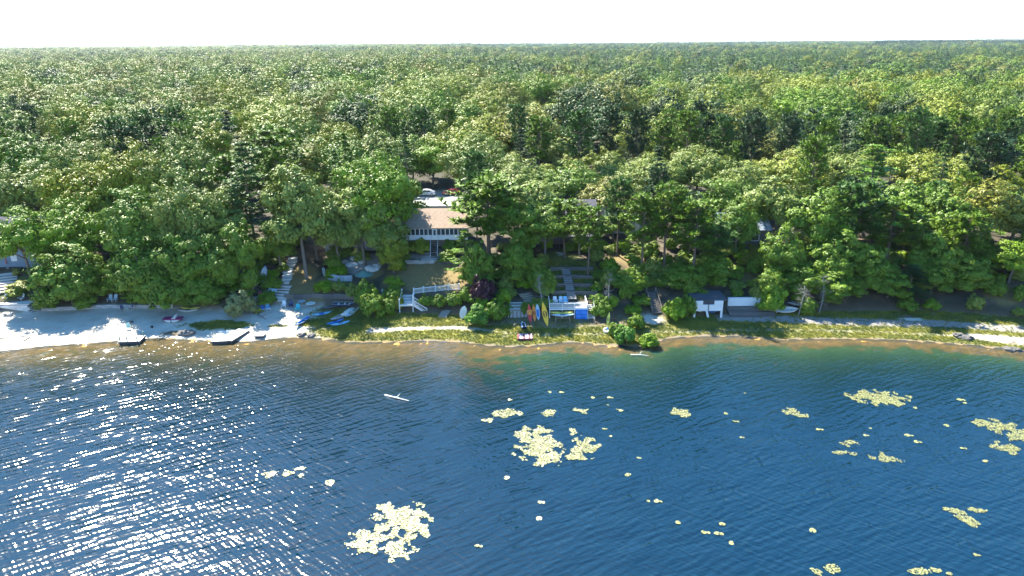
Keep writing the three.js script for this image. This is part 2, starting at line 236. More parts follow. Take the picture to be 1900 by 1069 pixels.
// ---------- trees ----------
const TREES = [
  [-81.8,-127,12.85,14.77,'o','bright'], [-87.35,-126,10.7,8.85,'o','bright'], [-86.68,-121,14.18,10.83,'o','bright'], [-77.23,-116.5,11.5,11.53,'u','mid'],
  [-75.04,-118,8.52,7.51,'u','mid'], [-67.12,-123,17.61,13.27,'o','mid'], [-59.12,-125,19.11,15.78,'o','grey'], [-54.58,-128,14.8,11.84,'o','grey'],
  [-64.12,-117,12.39,11.08,'u','mid'], [-57.29,-117.5,12.47,12.03,'u','mid'], [-61.04,-116,9.24,10.18,'u','mid'], [-52.57,-118,10.51,9.32,'u','mid'],
  [-69.54,-119,7.77,6.63,'u','mid'], [-53.48,-116,6.63,8.38,'u','mid'], [-84.9,-138,16.11,15.76,'o','yellow'], [-98.3,-143,14.67,16.33,'o','grey'],
  [-78.82,-146,18.21,18.17,'o','yellow'], [-70.9,-150,18.06,16.95,'o','grey'], [-96.06,-158,16.85,16.65,'o','grey'], [-114.9,-165,17.17,18.58,'o','mid'],
  [-50.43,-134,21.4,10.6,'w','pine'], [-52.22,-130,15.17,9.48,'w','pinegrey'], [-47.97,-119.5,13.11,8.42,'u','mid'], [-50.46,-152,19.33,12.55,'p','pinebright'],
  [-77.78,-185,16.94,13.83,'o','yellow'], [-82.93,-210,18.75,11.69,'s','pinedark'], [-38.06,-124,21.61,14.17,'o','grey'], [-43.23,-126,10.79,8.87,'o','mid'],
  [-37.42,-130,14.26,11.02,'o','grey'], [-25.65,-131,18.91,16.42,'o','bright'], [-28.83,-128,15.94,11.8,'o','grey'], [-22.17,-139,13.07,11.72,'o','mid'],
  [-23.01,-126,10.08,8.86,'o','grey'], [-21.82,-123.5,7.81,6.04,'u','yellow'], [-32.27,-126,13.75,9.28,'o','grey'], [-27.56,-126.5,12.43,9.33,'o','grey'],
  [6.17,-125,10.12,9.26,'o','mid'], [12.77,-127,10.61,6.91,'o','olive'], [-22.58,-142,9.71,6.57,'o','mid'], [9.97,-126.5,10.78,7.86,'p','pinebright'],
  [41.78,-126,11.01,7.84,'o','mid'], [-40.68,-165,16.04,16.15,'o','mid'], [-46.86,-160,15.01,13.3,'o','olive'], [-46.95,-195,16.27,16.03,'o','yellow'],
  [-34.8,-180,15.15,16.22,'o','grey'], [-26.12,-185,13.08,15.32,'o','mid'], [-13.82,-190,16.22,21.32,'o','lime'], [-8.75,-172,14.6,18.14,'o','grey'],
  [-20.29,-182,11.79,12.37,'o','bright'], [-4.12,-124,16.51,14.3,'p','pinebright'], [0.15,-126,12.94,10.72,'o','mid'], [-8.29,-121,8.96,6.67,'w','pinelime'],
  [-5.97,-117.5,8.85,6.51,'u','mid'], [1.02,-119,8.25,7.53,'u','mid'], [4.5,-140,11.09,13.99,'o','grey'], [1.46,-158,11.81,18.03,'o','grey'],
  [13.25,-155,11.05,17.74,'o','mid'], [6.27,-131,6.43,9.23,'o','mid'], [13.6,-120,12.74,6.55,'p','pinebright'], [10.9,-138,5.65,9.68,'o','olive'],
  [4.7,-116.5,5.56,5.59,'u','mid'], [6.32,-115,3.92,3.33,'u','mid'], [20.41,-146,9.32,14.59,'o','olive'], [20.03,-134,5.94,7.33,'o','mid'],
  [23.31,-120.5,14.91,7.47,'p','pinebright'], [27.63,-121.5,16.0,7.97,'p','pinebright'], [32.13,-119,14.6,9.71,'p','pinebright'], [36.21,-121,9.87,7.6,'p','pine'],
  [20.07,-116,4.02,6.53,'u','mid'], [30.26,-116,4.7,7.44,'u','mid'], [35.17,-119,5.06,8.54,'u','mid'], [17.57,-118,2.75,4.74,'u','mid'],
  [27.37,-117,2.26,4.72,'u','mid'], [31.53,-158,11.55,18.04,'o','grey'], [44.04,-165,12.7,17.5,'o','grey'], [48.82,-148,12.08,14.69,'o','grey'],
  [42.19,-140,10.88,10.77,'o','mid'], [46.74,-134,11.04,9.31,'o','mid'], [50.63,-130,14.25,12.99,'o','grey'], [44.03,-113.5,5.64,5.66,'u','mid'],
  [44.41,-124,3.75,5.91,'u','olive'], [47.48,-119,9.52,9.38,'u','mid'], [55.72,-124,14.73,12.45,'o','mid'], [56.79,-118,10.55,10.22,'u','mid'],
  [50.78,-115,5.51,7.38,'u','mid'], [61.28,-122,16.62,10.34,'p','pine'], [72.5,-140,17.86,12.18,'w','pinelime'], [67.98,-122,13.22,11.39,'p','pinebright'],
  [75.24,-130,13.45,12.01,'o','mid'], [62.05,-116.5,8.47,9.25,'u','mid'], [68.96,-114.5,5.83,10.11,'s','pinedark'], [64.9,-114.5,5.38,8.28,'u','mid'],
  [74.48,-118,10.15,10.23,'u','mid'], [72.77,-115,6.16,7.37,'u','mid'], [78.95,-124,13.94,11.5,'o','mid'], [78.32,-117.5,12.5,8.28,'p','pinebright'],
  [86.54,-126,14.15,12.62,'o','olive'], [94.18,-128,11.95,12.87,'o','mid'], [86.59,-116,7.74,10.13,'o','bright'], [79.03,-115,6.67,8.27,'u','mid'],
  [56.22,-114.5,4.9,9.21,'u','mid'], [93.12,-118,10.73,10.18,'u','mid'], [62.68,-155,13.02,17.67,'o','lime'], [73.51,-158,12.4,16.81,'o','grey'],
  [93.93,-160,11.78,17.03,'o','lime'], [97.44,-150,12.31,14.87,'o','lime'], [116.9,-165,13.82,13.72,'p','pinedark'], [99.97,-145,12.08,11.08,'o','yellow'],
  [101.5,-118.4,7.5,4.6,'u','grey'], [104.5,-122.6,14.8,5.2,'p','pinedark'], [33.1,-126.4,10.4,5.5,'p','pinedark'], [107.2,-127.1,10.0,4.8,'p','pine'],
  [19.8,-127.3,14.8,5.7,'p','pine'], [25.8,-127.7,12.8,5.6,'p','pinedark'], [63.6,-130.0,13.7,5.2,'p','pinedark'], [36.3,-130.2,5.4,5.0,'u','dark'],
  [31.5,-131.0,11.5,5.2,'p','pinedark'], [-71.3,-131.1,13.9,5.5,'p','pinebright'], [110.2,-131.1,11.3,4.5,'p','pine'], [102.3,-131.4,12.9,5.9,'p','pinedark'],
  [-6.8,-132.5,14.6,4.5,'p','pine'], [-66.2,-132.5,6.3,4.8,'u','olive'], [67.4,-133.7,7.9,4.6,'u','mid'], [87.7,-134.3,12.8,4.6,'p','pinebright'],
  [28.6,-134.6,14.2,4.6,'p','pinedark'], [106.8,-134.7,13.9,4.7,'p','pinedark'], [112.5,-134.7,5.4,4.6,'u','mid'], [82.3,-134.8,11.2,6.3,'p','pine'],
  [34.6,-135.0,9.8,5.7,'p','pinedark'], [-62.4,-135.2,11.8,4.9,'p','pinedark'], [-43.1,-135.4,5.1,5.4,'u','mid'], [-74.3,-135.9,9.8,5.0,'p','pinedark'],
  [93.4,-138.0,19.5,8.2,'p','pinedark'], [-33.9,-139.8,9.2,9.1,'o','mid'], [-115.2,-140.0,7.4,9.0,'o','grey'], [116.7,-140.4,9.5,9.1,'o','lime'],
  [107.1,-140.9,18.7,6.3,'s','pinebright'], [86.6,-141.0,19.1,6.7,'s','pine'], [29.6,-141.1,17.8,7.8,'s','pinedark'], [-56.6,-141.2,16.3,8.5,'p','pinebright'],
  [-46.6,-141.2,18.0,7.2,'p','pinebright'], [60.8,-141.4,18.7,6.0,'p','pinebright'], [-7.1,-141.6,16.1,6.2,'p','pine'], [-122.4,-145.3,10.4,8.6,'o','grey'],
  [-36.8,-146.7,17.0,6.5,'s','pine'], [81.0,-146.9,7.3,9.9,'o','grey'], [-27.2,-147.5,8.0,8.9,'o','mid'], [124.1,-148.1,7.7,11.3,'o','lime'],
  [-114.3,-148.2,7.1,8.8,'o','grey'], [109.8,-148.4,18.2,6.6,'p','pinebright'], [-127.2,-152.0,19.1,6.2,'s','pine'], [-35.8,-153.3,19.1,7.9,'s','pinebright'],
  [-122.1,-154.8,17.5,6.0,'s','pinedark'], [112.4,-155.5,7.4,8.7,'o','lime'], [-27.2,-155.9,16.3,8.0,'s','pinebright'], [-60.0,-156.1,10.5,9.1,'o','dark'],
  [131.2,-156.3,10.1,9.2,'o','lime'], [-84.2,-157.4,19.5,6.8,'p','pinedark'], [-132.2,-160.0,9.0,9.8,'o','lime'], [-71.9,-162.0,17.9,6.5,'s','pinebright'],
  [-80.3,-162.4,16.1,6.3,'p','pinebright'], [128.1,-163.6,16.2,6.0,'s','pine'], [-28.3,-163.7,9.0,8.7,'o','mid'], [105.3,-163.8,10.1,8.7,'o','yellow'],
  [136.7,-164.3,8.6,11.3,'o','yellow'], [-59.7,-165.1,7.7,9.2,'o','mid'], [56.3,-165.5,8.3,8.8,'o','grey'], [-85.8,-166.2,17.9,6.9,'s','pine'],
  [-138.9,-167.1,10.6,8.7,'o','lime'], [16.7,-167.1,7.7,8.7,'o','yellow'], [83.5,-167.5,10.8,9.8,'o','grey'], [64.7,-167.6,7.6,9.1,'o','mid'],
  [-126.8,-168.2,16.4,7.0,'s','pinedark'], [-100.6,-168.7,8.5,8.7,'o','mid'], [74.9,-168.9,17.8,6.1,'p','pinebright'], [-77.3,-169.0,18.2,7.2,'p','pinebright'],
  [24.7,-169.6,7.6,9.5,'o','grey'], [8.5,-170.0,7.8,10.0,'o','lime'], [97.5,-170.4,19.8,6.4,'p','pine'], [124.6,-170.5,18.5,6.0,'p','pinedark'],
  [-51.9,-170.6,10.5,10.4,'o','dark'], [-67.8,-171.0,8.6,11.1,'o','dark'], [107.8,-172.6,8.3,8.7,'o','olive'], [-84.0,-173.0,16.8,7.0,'s','pinedark'],
  [-25.6,-173.0,18.8,6.9,'s','pine'], [-106.8,-173.4,18.8,6.4,'p','pinebright'], [-94.1,-173.4,8.5,8.6,'o','mid'], [58.9,-173.6,18.3,7.8,'p','pinedark'],
  [138.4,-173.6,10.5,8.7,'o','yellow'], [-133.9,-173.9,10.6,8.5,'o','yellow'], [51.7,-174.2,18.3,6.5,'p','pine'], [35.1,-175.0,9.4,11.2,'o','lime'],
  [70.6,-175.2,9.9,9.2,'o','olive'], [115.0,-175.5,16.6,6.9,'p','pinebright'], [-124.5,-175.7,16.7,6.3,'p','pinebright'], [-145.8,-175.8,7.5,11.3,'o','mid'],
  [79.0,-176.0,7.5,9.1,'o','grey'], [2.5,-176.0,16.3,7.5,'s','pinedark'], [90.3,-176.1,10.2,9.3,'o','yellow'], [16.8,-176.6,19.4,8.5,'p','pine'],
  [123.6,-176.6,16.4,6.7,'p','pine'], [44.2,-177.8,19.1,7.6,'p','pinebright'], [-61.1,-178.0,10.2,9.7,'o','mid'], [130.2,-178.5,18.9,6.3,'p','pinedark'],
  [-112.1,-178.9,7.5,10.1,'o','lime'], [-87.9,-179.1,19.3,6.2,'s','pinebright'], [-49.0,-179.3,8.0,9.2,'o','mid'], [99.6,-179.5,10.8,9.1,'o','bright'],
  [25.1,-179.9,9.4,9.8,'o','grey'], [63.4,-179.9,7.2,8.6,'o','lime'], [149.3,-180.5,20.8,16.4,'o','grey'], [7.5,-181.2,17.9,7.3,'p','pinebright'],
  [-129.8,-181.2,19.3,6.3,'p','pine'], [-99.8,-181.4,18.4,7.9,'p','pine'], [-136.6,-181.7,18.9,6.5,'p','pinedark'], [107.5,-181.9,16.8,8.2,'p','pine'],
  [52.0,-182.0,18.1,8.3,'p','pinedark'], [122.6,-182.6,17.7,6.2,'s','pinedark'], [137.7,-182.9,10.9,9.2,'o','grey'], [39.2,-183.0,16.3,7.3,'p','pinebright'],
  [71.4,-183.3,16.8,6.7,'p','pinedark'], [-120.3,-183.4,8.8,9.9,'o','lime'], [-142.7,-183.9,18.2,6.9,'p','pine'], [86.0,-184.1,19.1,6.5,'s','pinedark'],
  [32.6,-184.4,18.9,6.9,'p','pinedark'], [-91.6,-184.4,16.4,7.4,'p','pinedark'], [0.2,-184.5,7.5,9.8,'o','lime'], [-151.4,-184.6,8.3,10.7,'o','yellow'],
  [115.3,-184.7,17.8,8.1,'p','pinebright'], [15.1,-185.2,7.6,9.5,'o','lime'], [45.2,-186.3,19.2,6.5,'s','pinebright'], [-58.7,-186.5,10.1,8.6,'o','mid'],
  [95.2,-186.9,16.5,7.9,'p','pinebright'], [102.6,-187.3,16.7,7.0,'p','pinebright'], [-129.1,-187.6,16.4,7.5,'p','pine'], [-110.7,-187.7,7.1,9.0,'o','yellow'],
  [78.5,-187.8,8.1,9.2,'o','grey'], [58.4,-188.0,10.8,9.0,'o','mid'], [129.5,-188.0,8.2,10.4,'o','bright'], [26.4,-188.8,19.0,6.8,'p','pinedark'],
  [-100.7,-189.1,16.3,8.3,'p','pine'], [6.4,-189.8,16.5,6.1,'p','pinedark'], [-138.2,-189.9,8.7,9.5,'o','yellow'], [138.7,-190.3,16.8,6.6,'p','pine'],
  [156.2,-190.6,8.3,9.3,'o','grey'], [-86.1,-190.8,16.3,7.0,'p','pinebright'], [69.0,-191.0,10.1,9.0,'o','olive'], [-156.6,-191.4,19.6,6.7,'p','pinebright'],
  [32.8,-191.4,18.6,7.5,'s','pinedark'], [87.5,-191.6,9.6,9.1,'o','mid'], [117.9,-191.7,18.6,6.7,'s','pinebright'], [109.0,-191.9,17.5,6.7,'p','pinedark'],
  [148.6,-192.0,18.2,7.3,'p','pine'], [-121.3,-192.2,7.7,8.8,'o','grey'], [51.3,-192.6,9.9,8.7,'o','yellow'], [41.6,-193.1,8.6,8.6,'o','lime'],
  [-67.9,-193.5,9.3,9.9,'o','grey'], [-93.1,-193.7,17.0,8.5,'p','pine'], [-146.6,-194.0,10.6,9.9,'o','mid'], [103.5,-194.3,16.1,6.2,'p','pine'],
  [1.1,-194.3,7.1,8.9,'o','lime'], [20.9,-194.5,7.5,9.6,'o','lime'], [-33.0,-195.5,19.3,7.8,'p','pinebright'], [11.4,-195.8,10.9,9.3,'o','grey'],
  [76.7,-196.4,16.5,7.2,'p','pinedark'], [-78.4,-196.5,9.0,9.5,'o','grey'], [-100.9,-196.7,18.8,7.8,'p','pine'], [162.3,-196.7,18.2,7.0,'s','pine'],
  [-111.2,-197.4,9.7,9.5,'o','yellow'], [133.5,-197.5,7.1,9.6,'o','mid'], [-137.8,-197.5,16.6,6.3,'s','pinebright'], [60.1,-197.6,9.0,9.3,'o','bright'],
  [-131.1,-197.8,18.2,7.3,'s','pine'], [29.1,-198.2,11.0,8.9,'o','lime'], [-24.5,-198.4,18.3,7.7,'p','pine'], [95.3,-198.4,9.3,10.3,'o','dark'],
  [-158.6,-198.8,9.5,9.9,'o','mid'], [145.5,-198.9,19.5,7.0,'s','pinebright'], [110.5,-199.3,7.0,9.4,'o','mid'], [52.0,-199.6,19.3,6.1,'p','pinedark'],
  [67.0,-199.6,17.1,6.3,'p','pinedark'], [153.8,-199.6,16.3,7.4,'p','pine'], [122.4,-200.1,9.1,9.0,'o','dark'], [-59.3,-200.1,7.7,11.9,'o','mid'],
  [-86.6,-200.5,7.5,9.7,'o','mid'], [44.0,-200.6,17.3,7.1,'p','pinebright'], [-119.1,-201.2,10.6,9.3,'o','olive'], [2.2,-201.3,19.0,6.1,'p','pine'],
  [85.0,-201.4,7.5,11.2,'o','mid'], [-38.5,-201.4,18.9,6.9,'s','pinebright'], [-18.1,-202.7,19.0,6.6,'p','pinebright'], [140.0,-202.9,16.8,6.0,'p','pinebright'],
  [-150.7,-202.9,9.6,8.7,'o','mid'], [166.0,-203.5,9.0,8.5,'o','grey'], [-94.6,-203.5,19.0,7.7,'p','pine'], [15.4,-203.7,9.3,8.7,'o','yellow'],
  [-167.2,-204.0,16.6,8.4,'p','pinedark'], [-10.0,-204.0,7.4,8.7,'o','mid'], [103.5,-204.5,7.3,9.0,'o','dark'], [-111.9,-204.6,16.3,6.1,'p','pine'],
];
const NEAR_EDGE = 204.6;

const TONES = {
  grey: [0.188, 0.242, 0.041], mid: [0.128, 0.212, 0.017], yellow: [0.224, 0.254, 0.017], lime: [0.237, 0.278, 0.034], olive: [0.188, 0.194, 0.024], bright: [0.157, 0.261, 0.012], dark: [0.051, 0.095, 0.022],
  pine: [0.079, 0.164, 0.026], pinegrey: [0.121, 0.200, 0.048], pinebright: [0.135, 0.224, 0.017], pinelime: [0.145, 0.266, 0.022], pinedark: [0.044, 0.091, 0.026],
};
const leafMats = {};
const leafMat = (tone) => leafMats[tone] ??= new THREE.MeshPhysicalMaterial({ color: C(...TONES[tone]), vertexColors: true, roughness: 0.45, specularIntensity: 0.4, transmission: tone.startsWith('pine') ? 0.08 : 0.1, thickness: 0, side: THREE.DoubleSide });
const barkOak = mat(0.17, 0.15, 0.13, 0.95), barkPine = mat(0.15, 0.11, 0.085, 0.95), barkDead = mat(0.26, 0.25, 0.23, 0.9);
class Leaves {
  constructor() { this.p = []; this.c = []; }
  tri(a, b, c, s) { this.p.push(...a, ...b, ...c); for (let i = 0; i < 3; i++) this.c.push(s[0], s[1], s[2]); }
  // a pointed oval leaf spray at p, facing n, length l, width w
  leaf(px, py, pz, nx, ny, nz, l, w, s) {
    let m = Math.hypot(nx, ny, nz) || 1; nx /= m; ny /= m; nz /= m;
    let ax = rnd() - 0.5, ay = rnd() - 0.5, az = rnd() - 0.5, d = ax * nx + ay * ny + az * nz; ax -= d * nx; ay -= d * ny; az -= d * nz; m = Math.hypot(ax, ay, az) || 1; ax /= m; ay /= m; az /= m;
    const bx = ny * az - nz * ay, by = nz * ax - nx * az, bz = nx * ay - ny * ax, k = 0.14 * w;
    const A = [px - ax * l / 2, py - ay * l / 2, pz - az * l / 2], B = [px + ax * l / 2, py + ay * l / 2, pz + az * l / 2];
    this.tri(A, [px + bx * w / 2 - nx * k, py + by * w / 2 - ny * k, pz + bz * w / 2 - nz * k], B, s);
    this.tri(A, B, [px - bx * w / 2 - nx * k, py - by * w / 2 - ny * k, pz - bz * w / 2 - nz * k], s);
  }
  build() {
    const g = new THREE.BufferGeometry(); g.setAttribute('position', new THREE.BufferAttribute(new Float32Array(this.p), 3)); g.setAttribute('color', new THREE.BufferAttribute(new Float32Array(this.c), 3));
    return g;
  }
}
function dirUp(minY) { for (;;) { const y = rr(-1, 1), a = rnd() * 6.2832; if (y < minY) continue; const r = Math.sqrt(1 - y * y); return [Math.cos(a) * r, y, Math.sin(a) * r]; } }
const tint = (v = 0.3) => { const k = 1 - v / 2 + v * rnd(), w = 1 + 0.12 * (rnd() - 0.5); return [k * w, k, k / w]; };
// broad crown in a unit frame: height 1, crown width 1; the thing is scaled to its metres, nominal H and W keep leaves in proportion
function broadCrown(seed, { low = 0.28, lobes = 7, clumps = 10, leaves = 62, leaf = 0.5, H = 17, W = 13, puff = W / 13, innerFill = 0.5 } = {}) {
  reseed(seed * 977 + 13);
  const L = new Leaves(), R = W / 2, list = [], tips = [];
  const base = low * H;
  list.push({ x: 0, y: base + (H - base) * 0.5, z: 0, rx: R * 0.76, ry: (H - base) * 0.5, top: true });
  for (let i = 0; i < lobes; i++) {
    const a = i / lobes * 6.2832 + rr(-0.4, 0.4), rad = R * rr(0.46, 0.62), y = base + (H - base) * (i % 2 ? rr(0.16, 0.34) : rr(0.36, 0.6)), r = R * rr(0.34, 0.47);
    list.push({ x: Math.cos(a) * rad, y, z: Math.sin(a) * rad, rx: r, ry: r * rr(0.75, 1.0) });
  }
  const buried = (o, x, y, z, k) => list.some((p) => p !== o && Math.hypot((x - p.x) / p.rx, (y - p.y) / p.ry, (z - p.z) / p.rx) < k);
  for (const o of list) {
    const n = Math.round(clumps * (o.top ? 2.6 : 1.25));
    for (let k = 0; k < n; k++) {
      const d = dirUp(o.top ? -0.2 : -0.6), q = rr(0.82, 1.08), cx = o.x + d[0] * o.rx * q, cy = o.y + d[1] * o.ry * q, cz = o.z + d[2] * o.rx * q;
      if (buried(o, cx, cy, cz, 0.8)) continue;
      tips.push([cx, cy, cz]);
      const rc = rr(0.75, 1.5) * puff, ct = 0.86 + 0.28 * rnd();
      for (let i = 0; i < leaves; i++) {
        const e = dirUp(-0.75), f = Math.pow(rnd(), 0.35), s = tint(0.34); s[0] *= ct; s[1] *= ct; s[2] *= ct;
        L.leaf(cx + e[0] * rc * f, cy + e[1] * rc * 0.8 * f, cz + e[2] * rc * f, e[0] * 0.75 + d[0] * 0.8 + rr(-0.4, 0.4), e[1] * 0.75 + d[1] * 0.8 + 0.12 + rr(-0.4, 0.4), e[2] * 0.75 + d[2] * 0.8 + rr(-0.45, 0.45), leaf * rr(0.7, 1.35), leaf * rr(0.5, 0.8), s);
      }
    }
    const m = Math.round(n * leaves * innerFill);                          // large inner leaves, added to block sunlight through the crown
    for (let k = 0; k < m; k++) {
      const d = dirUp(-0.7), q = rr(0.4, 0.78), cx = o.x + d[0] * o.rx * q, cy = o.y + d[1] * o.ry * q, cz = o.z + d[2] * o.rx * q;
      if (buried(o, cx, cy, cz, 0.45)) continue;
      L.leaf(cx, cy, cz, d[0] + rr(-0.7, 0.7), d[1] + 0.2 + rr(-0.7, 0.7), d[2] + rr(-0.7, 0.7), leaf * rr(1.2, 2.0), leaf * rr(0.9, 1.4), tint(0.4));
    }
  }
  const g = L.build(); g.scale(1 / W, 1 / H, 1 / W);
  return { crown: g, tips, H, W };
}
function limb(points, r0, r1, n = 6) {                              // tapered tube along points
  const pos = [], idx = [], k = points.length, up = new THREE.Vector3(0.31, 0.2, 0.93), t = new THREE.Vector3(), u = new THREE.Vector3(), v = new THREE.Vector3();
  for (let i = 0; i < k; i++) {
    const a = points[Math.max(0, i - 1)], b = points[Math.min(k - 1, i + 1)]; t.set(b[0] - a[0], b[1] - a[1], b[2] - a[2]).normalize();
    u.crossVectors(up, t).normalize(); v.crossVectors(t, u); const r = r0 + (r1 - r0) * i / (k - 1);
    for (let j = 0; j < n; j++) { const A = j / n * 6.2832, c = Math.cos(A) * r, s = Math.sin(A) * r; pos.push(points[i][0] + u.x * c + v.x * s, points[i][1] + u.y * c + v.y * s, points[i][2] + u.z * c + v.z * s); }
    if (i) for (let j = 0; j < n; j++) { const a0 = (i - 1) * n + j, a1 = (i - 1) * n + (j + 1) % n; idx.push(a0, a1, a0 + n, a1, a1 + n, a0 + n); }
  }
  const g = new THREE.BufferGeometry(); g.setAttribute('position', new THREE.Float32BufferAttribute(pos, 3)); g.setIndex(idx); g.computeVertexNormals(); return g.toNonIndexed();
}
function broadTrunk(c, seed, low) {
  reseed(seed * 31 + 5);
  const { H, W, tips } = c, list = [], lean = [rr(-0.5, 0.5), rr(-0.5, 0.5)], fork = H * (low + 0.16);
  const at = (t) => [lean[0] * t + 0.15 * Math.sin(t * 5 + seed), -0.35 + (fork + 0.35) * t, lean[1] * t];
  list.push(limb([at(0), at(0.12), at(0.4), at(0.7), at(1)], 0.36, 0.24, 8));
  const f = at(1);
  for (let i = 0; i < 9 && tips.length; i++) {
    const p = tips[Math.floor(rnd() * tips.length)], s = at(rr(0.7, 1));
    list.push(limb([s, [s[0] + (p[0] - s[0]) * 0.35, s[1] + (p[1] - s[1]) * 0.45 + 0.4, s[2] + (p[2] - s[2]) * 0.35], [s[0] + (p[0] - s[0]) * 0.7, s[1] + (p[1] - s[1]) * 0.75 + 0.4, s[2] + (p[2] - s[2]) * 0.7], p], 0.16, 0.04, 5));
  }
  const g = mergeGeometries(list); return g.scale(1 / W, 1 / H, 1 / W);
}
// pine: bare lower trunk, irregular boughs that carry tufts of needles
function pine(seed, { low = 0.42, H = 18, W = 8, whorls = 17, per = 5, tufts = 4, blades = 22, tuft = 0.7, shape = (t) => 0.45 + 0.75 * Math.sin(Math.PI * Math.min(1, t * 0.85 + 0.12)), rise = 0.35, flat = 0.8 } = {}) {
  reseed(seed * 613 + 77);
  const L = new Leaves(), wood = [], R = W / 2;
  const bend = rr(-0.35, 0.35), bend2 = rr(-0.3, 0.3), at = (t) => [bend * Math.sin(t * 3), -0.35 + (H * 0.97 + 0.35) * t, bend2 * Math.sin(t * 2.3)];
  wood.push(limb([0, 0.1, 0.3, 0.5, 0.7, 0.85, 1].map(at), 0.28, 0.03, 7));
  for (let i = 0; i < whorls; i++) {
    const t = low + (1 - low) * (i + 0.5 * rnd()) / whorls, u = (t - low) / (1 - low), n = Math.max(2, Math.round(per * rr(0.6, 1.2)));
    for (let k = 0; k < n; k++) {
      const a = rnd() * 6.2832, len = Math.max(0.5, R * shape(u) * rr(0.55, 1.1)), s = at(t), end = [s[0] + Math.cos(a) * len, s[1] + len * rise * rr(0.2, 1.6), s[2] + Math.sin(a) * len];
      wood.push(limb([s, [(s[0] + end[0]) / 2, (s[1] + end[1]) / 2 - 0.12, (s[2] + end[2]) / 2], end], 0.06, 0.02, 4));
      const ct = 0.85 + 0.3 * rnd();
      for (let j = 0; j < tufts; j++) {
        const q = 0.35 + 0.68 * (j + rnd()) / tufts, cx = s[0] + (end[0] - s[0]) * q + rr(-0.3, 0.3), cy = s[1] + (end[1] - s[1]) * q + rr(-0.1, 0.25), cz = s[2] + (end[2] - s[2]) * q + rr(-0.3, 0.3);
        for (let b = 0; b < blades; b++) {
          const d = dirUp(-0.35), l = tuft * rr(0.8, 1.5), w = tuft * rr(0.16, 0.26), c = tint(0.4); for (let z = 0; z < 3; z++) c[z] *= ct;
          const px = -d[2] + rr(-0.5, 0.5), py = rr(-0.5, 0.5), pz = d[0] + rr(-0.5, 0.5), m = Math.hypot(px, py, pz) || 1;
          L.tri([cx - px / m * w, cy - py / m * w, cz - pz / m * w], [cx + px / m * w, cy + py / m * w, cz + pz / m * w], [cx + d[0] * l, cy + d[1] * l * flat * 1.4, cz + d[2] * l], c);
        }
      }
    }
  }
  const crown = L.build(); crown.scale(1 / W, 1 / H, 1 / W);
  return { crown, trunk: mergeGeometries(wood).scale(1 / W, 1 / H, 1 / W), H, W };
}
const forms = { O: [], o: [], u: [], p: [], w: [], s: [] };
for (let i = 0; i < 7; i++) { const c = broadCrown(i + 1, { lobes: 6 + i % 3, low: 0.26 + 0.03 * (i % 3) }); forms.o.push({ crown: c.crown, trunk: broadTrunk(c, i + 1, 0.26 + 0.03 * (i % 3)) }); }
for (let i = 0; i < 5; i++) { const c = broadCrown(i + 131, { lobes: 9, low: 0.2, W: 19, H: 18, puff: 1.15, clumps: 17, leaves: 46, leaf: 0.5 }); forms.O.push({ crown: c.crown, trunk: broadTrunk(c, i + 131, 0.2) }); }
for (let i = 0; i < 5; i++) { const c = broadCrown(i + 31, { low: 0.03, H: 10, W: 9.5, lobes: 8, clumps: 11, leaves: 60, leaf: 0.42 }); forms.u.push({ crown: c.crown, trunk: broadTrunk(c, i + 31, 0.06) }); }
for (let i = 0; i < 5; i++) forms.p.push(pine(i + 1));
for (let i = 0; i < 3; i++) forms.w.push(pine(i + 21, { low: 0.16, H: 19, W: 9, whorls: 17, per: 5, tufts: 5, blades: 15, shape: (t) => 1.15 * Math.pow(1 - t, 0.55) * (0.75 + 0.25 * Math.sin(t * 23)) + 0.08, rise: 0.1, flat: 0.35 }));
for (let i = 0; i < 3; i++) forms.s.push(pine(i + 41, { low: 0.06, H: 15, W: 7.5, whorls: 20, per: 6, tufts: 4, blades: 13, tuft: 0.5, shape: (t) => 1.2 * (1 - t) + 0.06, rise: -0.12, flat: 0.3 }));
const WORDS = { o: ['oak_tree', 'round oak', 'oak'], u: ['broadleaf_tree', 'low leafy tree', 'tree'], p: ['pine_tree', 'tall pine', 'pine'], w: ['white_pine', 'layered pine', 'pine'], s: ['spruce_tree', 'pointed spruce', 'spruce'] };
const HUE = { grey: 'grey-green', mid: 'green', yellow: 'yellow-green', lime: 'pale lime', olive: 'olive', bright: 'bright green', dark: 'dark green', pine: 'green', pinegrey: 'grey-green', pinebright: 'fresh green', pinelime: 'lime', pinedark: 'dark green' };
const BANDS = [[-119.5, 'at the foot of the bank'], [-128, 'on the bank below the houses'], [-142, 'beside and behind the lake houses'], [-160, 'in the second belt behind the houses'], [-175, 'in the third canopy belt from the lake'], [-1e9, 'in the fourth canopy belt from the lake']];
{
  const band = (z) => BANDS.findIndex((b) => z >= b[0]);
  const rows = TREES.map((t, i) => ({ t, i, b: band(t[1]) })), count = {};
  rows.sort((a, b) => a.b - b.b || a.t[0] / -a.t[1] - b.t[0] / -b.t[1]);
  for (const r of rows) {
    const [x, z, h, w, ty, tone] = r.t, key = r.b + ty + tone, k = count[key] = (count[key] ?? -1) + 1;
    reseed(r.i * 7919 + 3);
    const set = forms[ty === 'o' && w > 14.5 ? 'O' : ty], f = set[r.i % set.length];
    const g = thing(WORDS[ty][0], `${HUE[tone]} ${WORDS[ty][1]}, ${fromLeft(k)} ${BANDS[r.b][1]}`, 'tree', x, hgt(x, z), z, rnd() * 6.28, 'trees of the wooded bank and near forest');
    part(g, 'trunk', f.trunk, ty === 'o' || ty === 'u' ? barkOak : barkPine);
    part(g, 'crown', f.crown, leafMat(tone));
    g.scale.set(w, h, w * rr(0.9, 1.1));
  }
}
